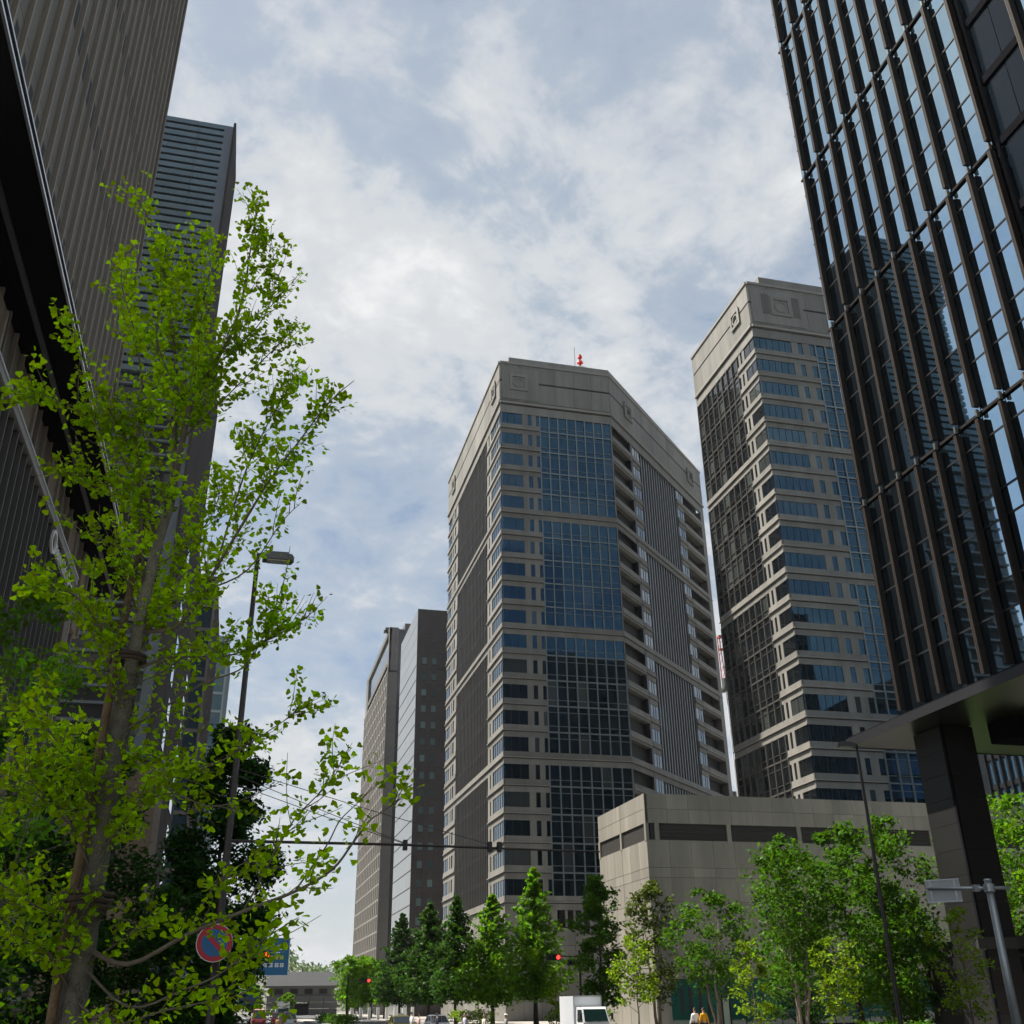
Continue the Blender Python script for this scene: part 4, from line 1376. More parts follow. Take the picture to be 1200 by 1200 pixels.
def ginkgo(name, label, branches, origin, seed, size, dens, near_leaves=0, shift=(0, 0, 0), twiglen=.42, mirror=1):
    rng = np.random.default_rng(seed)
    T = thing(name, label, "tree", origin, "ginkgo trees near the viewer")
    twigs = MB()
    pos, odir = [], []
    for bi, (P, r0, r1) in enumerate(branches):
        path = smooth_path(P, 4)
        if bi == 0:
            path = [Vector((path[0].x - .02, path[0].y, .12))] + path
        n = len(path)
        rad = [(r0 + (r1 - r0) * (i / (n - 1)) ** .8) * (1 if bi == 0 else .62) for i in range(n)]
        mb = MB()
        mb.tube(path, rad, 12 if bi == 0 else 7)
        mb.build("trunk" if bi == 0 else "branch", M_GBARK if bi == 0 else M_TWIG, T, smooth=True)
        if bi == 0:
            continue
        # spurs and twigs along the outer three quarters of the branch
        L = 0
        for i in range(1, n):
            seg = path[i] - path[i - 1]
            ln = seg.length
            L += ln
            f = i / n
            if f < .16:
                continue
            d = seg.normalized()
            low = .62 if (near_leaves and (12 <= bi <= 18 or bi in (8, 10))) else 1.0
            k = rng.poisson(dens * low * ln * (.55 + .6 * f))
            for _ in range(k):
                p = path[i - 1] + seg * rng.uniform()
                side = Vector(rng.normal(0, 1, 3))
                side = (side - d * side.dot(d)).normalized()
                for _l in range(rng.integers(2, 5)):
                    pos.append(p + side * .01)
                    odir.append(side + d * .3 + Vector(rng.normal(0, .4, 3)))
            for _ in range(rng.poisson(15 * ln * low * low)):
                p = path[i - 1] + seg * rng.uniform()
                side = Vector(rng.normal(0, 1, 3))
                side = (side - d * side.dot(d)).normalized()
                td = (d * .75 + side * .75 + Vector((0, 0, .3))).normalized()
                tl = twiglen * rng.uniform(.3, 1.2) * (1.2 - .55 * f)
                tp = [p]
                for s in range(4):
                    td = (td + Vector(rng.normal(0, .09, 3)) + Vector((0, 0, .05))).normalized()
                    tp.append(tp[-1] + td * tl / 4)
                twigs.tube(tp, [.005, .004, .0032, .0025, .0018], 4, cap=False)
                for s in range(1, 5):
                    for _s in range(rng.poisson(max(.2, dens * tl / 4 * .8))):
                        q = tp[s - 1].lerp(tp[s], rng.uniform())
                        sd = Vector(rng.normal(0, 1, 3))
                        sd = (sd - td * sd.dot(td)).normalized()
                        for _l in range(rng.integers(2, 5)):
                            pos.append(q + sd * .01)
                            odir.append(sd + td * .4 + Vector(rng.normal(0, .4, 3)))
    twigs.build("twigs", M_TWIG, T, kind="stuff")
    pos = np.array([tuple(p) for p in pos])
    odir = np.array([tuple(p) for p in odir])
    v = fan_leaves(rng, pos, size, odir)
    dist = np.linalg.norm(v[:, 0] - np.array([0, 0, 2.2]), axis=1)
    order = np.argsort(dist)
    near, rest = order[:near_leaves], order[near_leaves:]
    for j in near:
        me = bpy.data.meshes.new("leaf")
        c = v[j, 0]
        me.from_pydata([tuple(q - c) for q in v[j]], [], [tuple(range(8))])
        me.materials.append(L_GINK)
        o = bpy.data.objects.new("leaf", me)
        o.location = Vector(c) - Vector(origin)
        link(o, T)
    vv = v[rest].reshape(-1, 3) - np.array(origin)
    np_mesh("leaves", vv, np.arange(len(rest) * 8).reshape(-1, 8), L_GINK, T, kind="stuff")
    return T

ginkgo("ginkgo_tree", "tall young ginkgo with bright fan leaves, wrapped trunk tied to a wooden stake", GINKGO_BRANCHES, (-1.2, 9.42, .12), 5, .057, 22.0, near_leaves=290, twiglen=.52)

# trunk wrapping, ties and the stake
mwrap = mat("trunk_wrap_cloth", (0.135, 0.125, 0.105), .95, var=.4, vscale=10, bump=1.0, bscale=60)
mb = MB()
path = [Vector(p) for p in ((-1.2, 9.424, 1.2), (-1.172, 9.428, 2.4), (-1.167, 9.428, 3.5), (-1.157, 9.429, 4.3), (-1.14, 9.432, 4.9))]
path = smooth_path(path, 8)
rw = random.Random(2)
mb.tube(path, [.109 - .022 * i / (len(path) - 1) + rw.uniform(-.004, .004) for i in range(len(path))], 16)
turns = 17
for k in range(2):
    pts = []
    for i in range(turns * 12):
        f = i / (turns * 12 - 1)
        q = path[min(len(path) - 1, int(f * (len(path) - 1)))].lerp(path[min(len(path) - 1, int(f * (len(path) - 1)) + 1)], f * (len(path) - 1) % 1)
        an = 2 * math.pi * i / 12 * (1 if k == 0 else -.35) + k + .3 * math.sin(i * .13)
        rr = .110 - .022 * f
        pts.append(q + Vector((rr * math.cos(an), rr * math.sin(an), 0)))
    mb.tube(pts, .0045, 4)
w = mb.build("trunk_wrap", mwrap, smooth=True)
tag(w, "grey spiral cloth wrap wound round the ginkgo trunk", "tree wrap")
mst = mat("stake_wood", (0.105, 0.07, 0.038), .85, var=.5, vscale=7, bump=.6, bscale=30)
S = thing("wooden_stake", "long brown wooden stake standing against the ginkgo trunk, bound with dark straps", "stake", (-1.31, 9.32, .12))
mb = MB()
mb.tube([(-1.315, 9.32, .12), (-1.30, 9.32, 2.5), (-1.26, 9.33, 4.8), (-1.20, 9.34, 6.7)], [.04, .04, .036, .03], 10)
mb.build("pole", mst, S, smooth=True)
mb = MB()
for z in (2.95, 3.0, 3.05):
    pts = [(-1.20 + .205 * math.cos(a), 9.39 + .2 * math.sin(a), z + .01 * math.sin(3 * a)) for a in [2 * math.pi * i / 16 for i in range(17)]]
    mb.tube(pts, .022, 6)
mb.build("strap", mat("dark_strap", (0.05, 0.032, 0.026), .9), S)
mb = MB()
for z in (5.02, 5.06):
    pts = [(-1.17 + .15 * math.cos(a), 9.40 + .15 * math.sin(a), z) for a in [2 * math.pi * i / 16 for i in range(17)]]
    mb.tube(pts, .02, 6)
mb.build("strap", MATS["dark_strap"], S)

# a second ginkgo, nearer the left edge, built on its own branches
rg = random.Random(8)
G2 = [([(-2.5, 11.4, 2.0), (-2.48, 11.4, 2.9), (-2.42, 11.4, 3.9), (-2.4, 11.4, 4.7)], .06, .03)]
for k in range(26):
    z = 1.9 + 2.9 * (k / 25)
    a = rg.uniform(0, 6.28)
    ln = rg.uniform(.6, 1.15) * (1.1 - .25 * k / 25)
    p = Vector((-2.46, 11.4, z))
    pts = [tuple(p)]
    d = Vector((math.cos(a), .8 * math.sin(a), .35))
    for s in range(4):
        p = p + d * ln / 4
        d = (d + Vector((rg.gauss(0, .1), rg.gauss(0, .1), .12))).normalized()
        pts.append(tuple(p))
    G2.append((pts, .014, .003))
ginkgo("ginkgo_tree", "shorter ginkgo half hidden at the lower left edge", G2, (-2.5, 11.4, .12), 9, .07, 8.0, twiglen=.34)

# ------------------------------------------------------------------ street furniture
M_POLE = mat("dark_brown_pole", (0.035, 0.026, 0.022), .45, metal=.3)
M_GALV = mat("galvanised_steel", (0.36, 0.39, 0.40), .45, metal=.7, var=.15, vscale=3)
M_SIGBOX = mat("signal_housing", (0.02, 0.02, 0.022), .5)
M_RED = mat("red_signal_lens", (0.5, 0.01, 0.01), .3, emit=((1.0, 0.03, 0.02), 2.2))
M_OFF = mat("unlit_lens", (0.02, 0.035, 0.03), .2)

def lamp_post(label, x, y, h, side, yaw=0):
    T = thing("street_lamp", label, "street lamp", (x, y, .12), "dark street lamps")
    mb = MB()
    mb.tube([(x, y, .12), (x, y, 1.2), (x, y, 1.25), (x, y, h)], [.13, .125, .10, .055], 10)
    mb.build("pole", M_POLE, T, smooth=True)
    mb = MB()
    mb.tube([(x, y, h - .05), (x, y, h + .1), (x + side * .25, y, h + .12)], [.075, .075, .06], 8)
    mb.build("bracket", M_POLE, T)
    hd = MB()
    hd.prism([(x + side * .12, y - .17), (x + side * .85, y - .2), (x + side * .92, y), (x + side * .85, y + .2), (x + side * .12, y + .17)], h - .02, h + .13)
    hd.prism([(x + side * .2, y - .12), (x + side * .78, y - .14), (x + side * .78, y + .14), (x + side * .2, y + .12)], h + .13, h + .2)
    o = hd.build("lamp_head", mat("lamp_head_grey", (0.10, 0.10, 0.10), .4, metal=.4), T)
    ln = MB()
    ln.box(min(x + side * .25, x + side * .8), max(x + side * .25, x + side * .8), y - .13, y + .13, h - .05, h - .021)
    ln.build("lens", mat("lamp_lens", (0.45, 0.45, 0.42), .2), T)
    return T

lamp_post("tall dark street lamp on the left with a long arm fixed low on its post", -.35, 25.0, 12.6, 1)
lamp_post("tall dark street lamp in front of the massive green tree", 25.9, 40.1, 12.25, -1)

# span arm with stays, held by the left lamp post
A = thing("overhead_arm", "long thin dark overhead arm with clamps reaching across the road from the left lamp post", "signal arm", (-.35, 25, 5.6))
mb = MB()
mb.tube([(-.3, 25, 5.63), (3.7, 25.1, 5.64), (7.3, 25.2, 5.60), (8.6, 25.2, 5.59)], [.038, .033, .028, .024], 8)
mb.build("bar", M_POLE, A)
for x in (3.72, 5.78, 6.02):
    mb = MB()
    mb.box(x - .05, x + .05, 25.06, 25.2, 5.52, 5.75)
    mb.build("clamp", M_SIGBOX, A)
for z0_, x1 in ((7.1, 3.7), (6.9, 3.65), (7.25, 5.8)):
    mb = MB()
    mb.tube([(-.3, 25, z0_), (x1 * .5, 25.05, (z0_ + 5.66) / 2 - .06), (x1, 25.1, 5.68)], .009, 5)
    mb.build("stay_wire", M_POLE, A)

def signal(label, x, y, z, lit, pole=None, arm_from=None, horizontal=True, s=1.0):
    T = thing("traffic_signal", label, "traffic light", (x, y, z), "traffic signals")
    w, h, d = 1.25 * s, .46 * s, .2
    mb = MB()
    mb.box(x - w / 2, x + w / 2, y, y + d, z - h / 2, z + h / 2)
    mb.build("housing", M_SIGBOX, T)
    for k in (-1, 0, 1):
        cx_ = x + k * .4 * s
        mb = MB()
        ring = [(cx_ + .16 * s * math.cos(a), z + .16 * s * math.sin(a)) for a in [2 * math.pi * i / 14 for i in range(14)]]
        mb.add([(p, y - .012, q) for p, q in ring], [tuple(range(14))])
        mb.add([(p, y - .001, q) for p, q in ring] + [(p, y - .012, q) for p, q in ring], [(i, (i + 1) % 14, 14 + (i + 1) % 14, 14 + i) for i in range(14)])
        mb.build("lens", M_RED if (lit and k == 1) else M_OFF, T)
        mb = MB()
        hood = [(cx_ + .19 * s * math.cos(a), z + .19 * s * math.sin(a)) for a in [math.pi * i / 8 for i in range(9)]]
        v = [(p, y, q) for p, q in hood] + [(p, y - .22, q) for p, q in hood]
        v += [(p, y, q + .012) for p, q in hood] + [(p, y - .22, q + .012) for p, q in hood]
        mb.add(v, [(i, i + 1, 10 + i, 9 + i) for i in range(8)] + [(18 + i, 19 + i, 28 + i, 27 + i) for i in range(8)])
        mb.build("hood", M_SIGBOX, T)
    if arm_from:
        px, py, pz = arm_from
        mb = MB()
        mb.tube([(px, py, pz), (x, y + .3, z + .1), (x, y + .1, z)], .05, 6)
        mb.build("arm", M_SIGBOX, T)
        mb = MB()
        mb.tube([(px, py, .12), (px, py, pz + .5)], [.12, .09], 8)
        mb.build("pole", M_POLE, T)
    return T

signal("lit red traffic light against the dark conical tree", 25.7, 88.3, 5.65, True, arm_from=(28.1, 88.8, 5.7))
t_ = signal("unlit traffic light facing away on the same dark pole", 27.55, 88.45, 5.25, False, s=.9)
signal("lit red traffic light above the median far down the road", 15.6, 134, 4.95, True, arm_from=(13.6, 134.6, 5.0))
signal("lit red traffic light in front of the blue direction sign", 1.75, 73.9, 5.3, True, arm_from=(-.3, 74.4, 5.35))

# blue direction sign
D = thing("direction_sign", "large blue overhead direction sign with white and yellow rows of characters", "road sign", (1.2, 80, 0), None)
mblue = mat("sign_blue", (0.012, 0.11, 0.26), .4, var=.05)
mwhite = mat("sign_white", (0.7, 0.72, 0.72), .4)
mgreen = mat("sign_green", (0.02, 0.16, 0.08), .4)
myel = mat("sign_yellow", (0.55, 0.5, 0.12), .4)
box("panel", mblue, .6, 3.85, 79.95, 80.02, 4.2, 6.65, D)
mb = MB()
for x0_, x1_, za, zb in ((.6, 3.85, 6.62, 6.66), (.6, 3.85, 4.19, 4.23), (.58, .62, 4.2, 6.65), (3.83, 3.87, 4.2, 6.65)):
    mb.box(x0_, x1_, 79.935, 79.949, za, zb)
mb.build("border", mwhite, D)
box("route_panel", mgreen, 2.0, 3.6, 79.93, 79.949, 5.2, 5.55, D)
rs = random.Random(3)

def strokes(x, z, w, h, y, mbk):
    """one small character made of bars"""
    for i in range(3):
        zz = z + h * (.1 + .4 * i)
        mbk.box(x, x + w, y - .008, y, zz - .02, zz + .025)
    for fx in (.2, .75):
        mbk.box(x + w * fx - .02, x + w * fx + .02, y - .009, y - .0005, z, z + h)

mb = MB()
for x in (2.3, 2.95):
    strokes(x, 5.85, .4, .34, 79.949, mb)
for i in range(6):
    mb.box(2.35 + i * .15, 2.45 + i * .15, 79.94, 79.949, 5.65, 5.72)
for x in (1.75, 2.1, 2.5, 2.9, 3.25):
    strokes(x, 4.75, .27, .25, 79.949, mb)
mb.box(1.2, 1.26, 79.94, 79.949, 4.3, 4.6)
mb.build("lettering", mwhite, D)
mb = MB()
for i in range(4):
    strokes(2.1 + i * .37, 5.25, .26, .24, 79.93, mb)
mb.build("lettering", myel, D)
mb = MB()
mb.tube([(-.4, 80.2, .12), (-.4, 80.2, 6.9)], [.14, .1], 8)
mb.tube([(-.4, 80.2, 6.2), (3.7, 80.2, 6.3)], .06, 8)
mb.tube([(-.4, 80.2, 4.8), (3.7, 80.2, 4.8)], .06, 8)
mb.build("support", M_GALV, D)
E2 = thing("direction_sign", "smaller low blue sign board seen past the large one", "road sign", (1.5, 160, 0))
box("panel", mat("sign_blue_dark", (0.02, 0.07, 0.17), .4), 1.2, 4.2, 160, 160.06, 2.6, 3.9, E2)
mb = MB()
mb.tube([(.3, 160.2, .12), (.3, 160.2, 3.9)], .1, 8)
mb.tube([(.3, 160.2, 3.2), (4.0, 160.15, 3.2)], .06, 8)
mb.build("support", M_GALV, E2)

# no-parking sign
N = thing("no_parking_sign", "round red-rimmed blue no-parking sign half hidden by ginkgo twigs", "road sign", (-.41, 24.62, 3.1))
def disc(name, m, r0, r1, y, cx_, cz, parent, n=28):
    mb = MB()
    o_ = [(cx_ + r1 * math.cos(2 * math.pi * i / n), cz + r1 * math.sin(2 * math.pi * i / n)) for i in range(n)]
    if r0 <= 0:
        mb.add([(a, y, b) for a, b in o_] + [(a, y + .004, b) for a, b in o_], [tuple(range(n)), tuple(range(2 * n - 1, n - 1, -1))] + [(i, (i + 1) % n, n + (i + 1) % n, n + i) for i in range(n)])
    else:
        i_ = [(cx_ + r0 * math.cos(2 * math.pi * i / n), cz + r0 * math.sin(2 * math.pi * i / n)) for i in range(n)]
        mb.add([(a, y, b) for a, b in o_] + [(a, y, b) for a, b in i_], [(i, (i + 1) % n, n + (i + 1) % n, n + i) for i in range(n)])
    return mb.build(name, m, parent)
msr = mat("sign_red", (0.42, 0.015, 0.03), .4, var=.05)
zc_, xs_, ys_ = 3.47, -.41, 24.62
disc("backing", mwhite, 0, .385, ys_, xs_, zc_, N)
disc("blue_face", mblue, 0, .275, ys_ - .012, xs_, zc_, N)
disc("red_rim", msr, .27, .37, ys_ - .008, xs_, zc_, N)
mb = MB()
cc, ss = math.cos(R_(-45)), math.sin(R_(-45))
q = [(-.295, -.045), (.295, -.045), (.295, .045), (-.295, .045)]
mb.add([(xs_ + a_ * cc - b_ * ss, ys_ - .016, zc_ + a_ * ss + b_ * cc) for a_, b_ in q], [(0, 1, 2, 3)])
mb.build("red_bar", msr, N)
mb = MB()
mb.box(xs_ - .12, xs_ + .2, ys_ + .006, ys_ + .26, zc_ + .1, zc_ + .14)
mb.box(xs_ - .12, xs_ + .2, ys_ + .006, ys_ + .26, zc_ - .14, zc_ - .1)
mb.build("bracket", M_GALV, N)

# grey gantry post with a sign seen from behind, right
P = thing("sign_post", "grey steel post with a horizontal arm carrying a sign seen from behind", "sign post", (26.2, 33.65, 0))
mb = MB()
mb.tube([(26.2, 33.65, .12), (26.2, 33.65, 6.02)], [.16, .125], 12)
mb.build("pole", M_GALV, P, smooth=True)
mb = MB()
mb.tube([(26.2, 33.65, 6.0), (26.2, 33.65, 6.06)], [.15, .12], 12)
mb.build("cap", M_GALV, P)
mb = MB()
mb.tube([(26.75, 33.2, 5.72), (24.6, 35.0, 5.84)], .055, 10)
mb.build("arm", M_GALV, P, smooth=True)
mb = MB()
mb.tube([(26.2, 33.65, 5.62), (26.2, 33.65, 5.88)], .19, 12)
mb.box(25.75, 26.0, 33.85, 34.05, 5.66, 5.88)
mb.build("clamp", M_GALV, P)
dv = Vector((-.767, .642, 0))
nv = Vector((-.642, -.767, 0))
mb = MB()
def slab(mbk, c, w, h, t):
    c = Vector(c)
    v = []
    for e in (-1, 1):
        for a, b in ((-1, -1), (1, -1), (1, 1), (-1, 1)):
            v.append(c + dv * w / 2 * a + Vector((0, 0, h / 2 * b)) + nv * t / 2 * e)
    mbk.add(v, [(0, 3, 2, 1), (4, 5, 6, 7), (0, 1, 5, 4), (1, 2, 6, 5), (2, 3, 7, 6), (3, 0, 4, 7)])
sc_ = Vector((25.0, 34.66, 5.75)) - nv * .16
slab(mb, sc_, 1.2, .8, .03)
mb.build("sign_board", mat("sign_back_grey", (0.30, 0.31, 0.32), .5, metal=.4), P)
mb = MB()
for a in (-.42, .42):
    slab(mb, sc_ + dv * a + nv * .045, .07, .8, .05)
mb.build("sign_rib", M_GALV, P)
mb = MB()
for b in (-.375, .375):
    slab(mb, sc_ + nv * .03 + Vector((0, 0, b)), 1.2, .05, .03)
mb.build("sign_edge", M_GALV, P)

# slim information panel by the green glass
I_ = thing("information_panel", "slim upright lit information panel on dark posts before the green glass", "information sign", (33.3, 72.5, 0))
box("panel", mat("panel_pale", (0.5, 0.6, 0.58), .3), 33.15, 33.6, 72.4, 72.5, .7, 2.4, I_)
for x in (33.05, 33.62):
    box("post", M_POLE, x, x + .1, 72.38, 72.52, .12, 3.4, I_)

# ------------------------------------------------------------------ vehicles
M_TYRE = mat("tyre_rubber", (0.02, 0.02, 0.02), .8)
M_RIM = mat("wheel_rim", (0.4, 0.4, 0.42), .35, metal=.8)
M_CARGLASS = glass_mat("car_glass", (0.02, 0.03, 0.035), ior=1.6)
M_LAMP = mat("headlamp_glass", (0.6, 0.62, 0.62), .15)
M_TAIL = mat("tail_lamp_red", (0.35, 0.015, 0.012), .2)

def wheels(T, x, y, w, ys, r):
    for sx in (-1, 1):
        for wy in ys:
            mb = MB()
            mb.tube([(x + sx * (w / 2 - .2), y + wy, r), (x + sx * (w / 2 - .01), y + wy, r)], r, 18)
            o = mb.build("wheel", M_TYRE, T)
            mb = MB()
            mb.tube([(x + sx * (w / 2 - .02), y + wy, r), (x + sx * (w / 2 + .005), y + wy, r)], r * .6, 14)
            mb.build("rim", M_RIM, o)

def car(label, x, y, paint, front=-1, L=4.4, w=1.72, h=1.48, group="cars on the road", roof=None, lampbox=None, cat="car"):
    """front = -1 faces the viewer, +1 drives away. Lofted body and glasshouse."""
    T = thing("car", label, cat, (x, y, 0), group)
    f = front
    def P(a, b, c):
        return (x + a, y + f * b, c)
    secs = [(-L / 2, .30, .62, .80), (-L / 2 + .12, .24, .90, .92), (-L / 2 + .9, .22, .98, 1.0), (-.3, .2, .97, 1.0), (L / 2 - 1.25, .2, .95, 1.0),
            (L / 2 - .35, .22, .80, .95), (L / 2 - .02, .28, .62, .82)]
    mb = MB()
    rings = []
    for b, zl, zh, k in secs:
        hw = w / 2 * k
        rings.append([P(-hw * .93, b, zl), P(-hw, b, (zl + zh) / 2), P(-hw * .96, b, zh - .06), P(-hw * .86, b, zh), P(hw * .86, b, zh), P(hw * .96, b, zh - .06), P(hw, b, (zl + zh) / 2), P(hw * .93, b, zl)])
    v = [p for r in rings for p in r]
    F = []
    for i in range(len(rings) - 1):
        for k in range(8):
            F.append((i * 8 + k, i * 8 + (k + 1) % 8, (i + 1) * 8 + (k + 1) % 8, (i + 1) * 8 + k))
    F += [tuple(range(7, -1, -1)), tuple((len(rings) - 1) * 8 + k for k in range(8))]
    mb.add(v, F)
    mb.build("body", paint, T, smooth=False)
    # glasshouse: dark glass with a painted roof and pillars
    zb, zt = .955, h - .07
    b0, b1, t0, t1 = -L / 2 + .45, L / 2 - 1.05, -L / 2 + .95, L / 2 - 1.95
    hw, ht = w / 2 * .88, w / 2 * .72
    mb = MB()
    mb.add([P(-hw, b0, zb), P(hw, b0, zb), P(hw, b1, zb), P(-hw, b1, zb), P(-ht, t0, zt), P(ht, t0, zt), P(ht, t1, zt), P(-ht, t1, zt)],
           [(0, 3, 2, 1), (4, 5, 6, 7), (0, 1, 5, 4), (1, 2, 6, 5), (2, 3, 7, 6), (3, 0, 4, 7)])
    mb.build("windows", M_CARGLASS, T)
    mb = MB()
    mb.add([P(-ht - .01, t0 - .03, zt - .01), P(ht + .01, t0 - .03, zt - .01), P(ht + .01, t1 + .03, zt - .01), P(-ht - .01, t1 + .03, zt - .01),
            P(-ht * .85, t0 + .1, h), P(ht * .85, t0 + .1, h), P(ht * .85, t1 - .1, h), P(-ht * .85, t1 - .1, h)],
           [(0, 3, 2, 1), (4, 5, 6, 7), (0, 1, 5, 4), (1, 2, 6, 5), (2, 3, 7, 6), (3, 0, 4, 7)])
    mb.build("roof", roof or paint, T)
    mb = MB()
    for sx in (-1, 1):
        mb.tube([P(sx * hw, b1, zb), P(sx * ht, t1, zt)], .035, 5)
        mb.tube([P(sx * hw, b0, zb), P(sx * ht, t0, zt)], .05, 5)
        mb.tube([P(sx * hw * 1.005, (b0 + b1) / 2, zb), P(sx * ht * 1.01, (t0 + t1) / 2, zt)], .035, 5)
    mb.build("pillars", paint, T)
    wheels(T, x, y, w, (-L / 2 + .85, L / 2 - .85), .31)
    for sx in (-1, 1):
        for end, m, nm_, zz in ((1, M_LAMP, "headlight", .66), (-1, M_TAIL, "tail_light", .72)):
            mb = MB()
            bb = end * (L / 2 - .07)
            c1, c2 = P(sx * w * .36 - .16, bb - .1, zz - .08), P(sx * w * .36 + .16, bb + .06, zz + .08)
            mb.box(min(c1[0], c2[0]), max(c1[0], c2[0]), min(c1[1], c2[1]), max(c1[1], c2[1]), zz - .08, zz + .08)
            mb.build(nm_, m, T)
        mb = MB()
        c1 = P(sx * (w / 2 + .08), b1 - .15, 1.0)
        mb.box(c1[0] - .09, c1[0] + .09, c1[1] - .05, c1[1] + .05, .93, 1.07)
        mb.build("mirror", paint, T)
    if lampbox:
        mb = MB()
        mb.box(x - .22, x + .22, y - .08, y + .08, h + .002, h + .15)
        mb.build("roof_lamp", lampbox, T)
    return T

p_yel = mat("taxi_yellow", (0.62, 0.48, 0.02), .3, var=.03, coat=.6)
p_wht = mat("white_car_paint", (0.72, 0.73, 0.74), .3, var=.03, coat=.6)
p_mar = mat("maroon_paint", (0.22, 0.03, 0.035), .3, var=.03, coat=.6)
p_pink = mat("faded_red_roof", (0.5, 0.25, 0.25), .35, var=.03)
p_grey = mat("grey_car_paint", (0.22, 0.23, 0.24), .3, var=.03, coat=.6)
car("yellow taxi with a white roof lamp coming towards the viewer", 13.72, 92.0, p_yel, -1, lampbox=mwhite, cat="taxi", h=1.5)
car("white car right of the yellow taxi, facing the viewer", 17.2, 94.5, p_wht, -1)
car("tall maroon van with a pale roof driving away on the left", 3.9, 148, p_mar, 1, h=2.05, w=1.78, roof=p_pink)
car("pale car with a red top waiting beside the maroon van", 7.2, 138, p_wht, 1, h=1.75, roof=p_pink)
car("maroon car directly ahead of the pale red-topped car", 6.6, 156, p_mar, 1, h=1.6)
car("white car far down the road beside the gatehouse", 8.4, 215, p_wht, -1, h=1.9)

def box_truck(label, x, y, L, w, hb, cabw, cabh, boxm, cabm, cablen=1.6, cat="truck"):
    T = thing("box_truck", label, cat, (x, y, 0))
    ym = y - L / 2 + cablen
    box("cargo_box", boxm, x - w / 2, x + w / 2, ym + .12, y + L / 2, .75, hb, T)
    mb = MB()
    for xx in (-w / 2, w / 2):
        mb.box(x + xx - .03, x + xx + .03, ym + .09, ym + .15, .75, hb + .02)
    mb.box(x - w / 2, x + w / 2, ym + .09, ym + .119, hb - .06, hb + .02)
    mb.box(x - w / 2, x + w / 2, ym + .09, ym + .119, .75, .82)
    mb.build("box_frame", M_GALV, T)
    # cab: lofted
    hw = cabw / 2
    secs = [(y - L / 2, .45, 1.05, 1.0), (y - L / 2 + .04, .42, 1.18, 1.0)]
    mb = MB()
    f0, f1 = y - L / 2, ym
    prof = [(f0 + .02, .45), (f0, .75), (f0 + .03, 1.12), (f0 + .42, cabh - .1), (f0 + .55, cabh), (f1, cabh), (f1, .45)]
    n = len(prof)
    v = [(x - hw * (1 if b < 1.2 else .93), a, b) for a, b in prof] + [(x + hw * (1 if b < 1.2 else .93), a, b) for a, b in prof]
    mb.add(v, [tuple(range(n)), tuple(range(2 * n - 1, n - 1, -1))] + [(i, n + i, n + (i + 1) % n, (i + 1) % n) for i in range(n)])
    mb.build("cab", cabm, T)
    mb = MB()
    k = .9
    mb.add([(x - hw * k, f0 + .025, 1.16), (x + hw * k, f0 + .025, 1.16), (x + hw * k * .94, f0 + .40, cabh - .13), (x - hw * k * .94, f0 + .40, cabh - .13)], [(0, 1, 2, 3)])
    for e in mb.v[:4]:
        pass
    mb.v = [(a, b - .012, c) for a, b, c in mb.v]
    mb.build("windscreen", mat("truck_windscreen", (0.006, 0.02, 0.018), .12, spec=.3), T)
    for sx in (-1, 1):
        mb = MB()
        xx = x + sx * (hw * .965 + .012)
        mb.add([(xx + sx * .02, f0 + .2, 1.15), (xx + sx * .02, f1 - .25, 1.15), (xx - sx * .02, f1 - .25, cabh - .15), (xx - sx * .02, f0 + .5, cabh - .15)], [(0, 1, 2, 3)])
        mb.build("side_window", M_CARGLASS, T)
        mb = MB()
        mb.box(x + sx * (hw + .18) - .07, x + sx * (hw + .18) + .07, f0 - .05, f0 + .02, 1.25, 1.62)
        mb.tube([(x + sx * hw * .95, f0 + .2, 1.6), (x + sx * (hw + .18), f0, 1.62)], .015, 5)
        mb.build("mirror", M_SIGBOX, T)
        mb = MB()
        mb.box(x + sx * hw * .72 - .14, x + sx * hw * .72 + .14, f0 - .02, f0 + .04, .6, .76)
        mb.build("headlight", M_LAMP, T)
    box("bumper", M_SIGBOX, x - hw, x + hw, f0 - .05, f0 + .05, .35, .56, T)
    mb = MB()
    mb.tube([(x - hw * .6, f0 - .01, 1.14), (x + hw * .1, f0 - .01, 1.2)], .012, 4)
    mb.tube([(x + hw * .1, f0 - .01, 1.14), (x + hw * .75, f0 - .01, 1.2)], .012, 4)
    mb.build("wiper", M_SIGBOX, T)
    box("chassis", M_SIGBOX, x - .4, x + .4, f0 + .3, y + L / 2, .5, .74, T)
    wheels(T, x, y, cabw, (-L / 2 + .75, L / 2 - .9), .36)
    return T

m_alu = mat("aluminium_box", (0.62, 0.65, 0.70), .35, metal=.25, var=.06)
box_truck("small white box truck with a dark windscreen facing the viewer", 22.4, 70.2, 4.9, 1.85, 2.62, 1.7, 1.98, m_alu, p_wht)
box_truck("distant white-topped box truck in front of the gatehouse", 9.0, 196, 6, 2.2, 3.15, 2.0, 2.2, p_wht, p_grey)

# ------------------------------------------------------------------ people
M_SKIN = mat("skin", (0.42, 0.26, 0.18), .5, var=.05)
M_HAIR = mat("dark_hair", (0.015, 0.012, 0.01), .6)

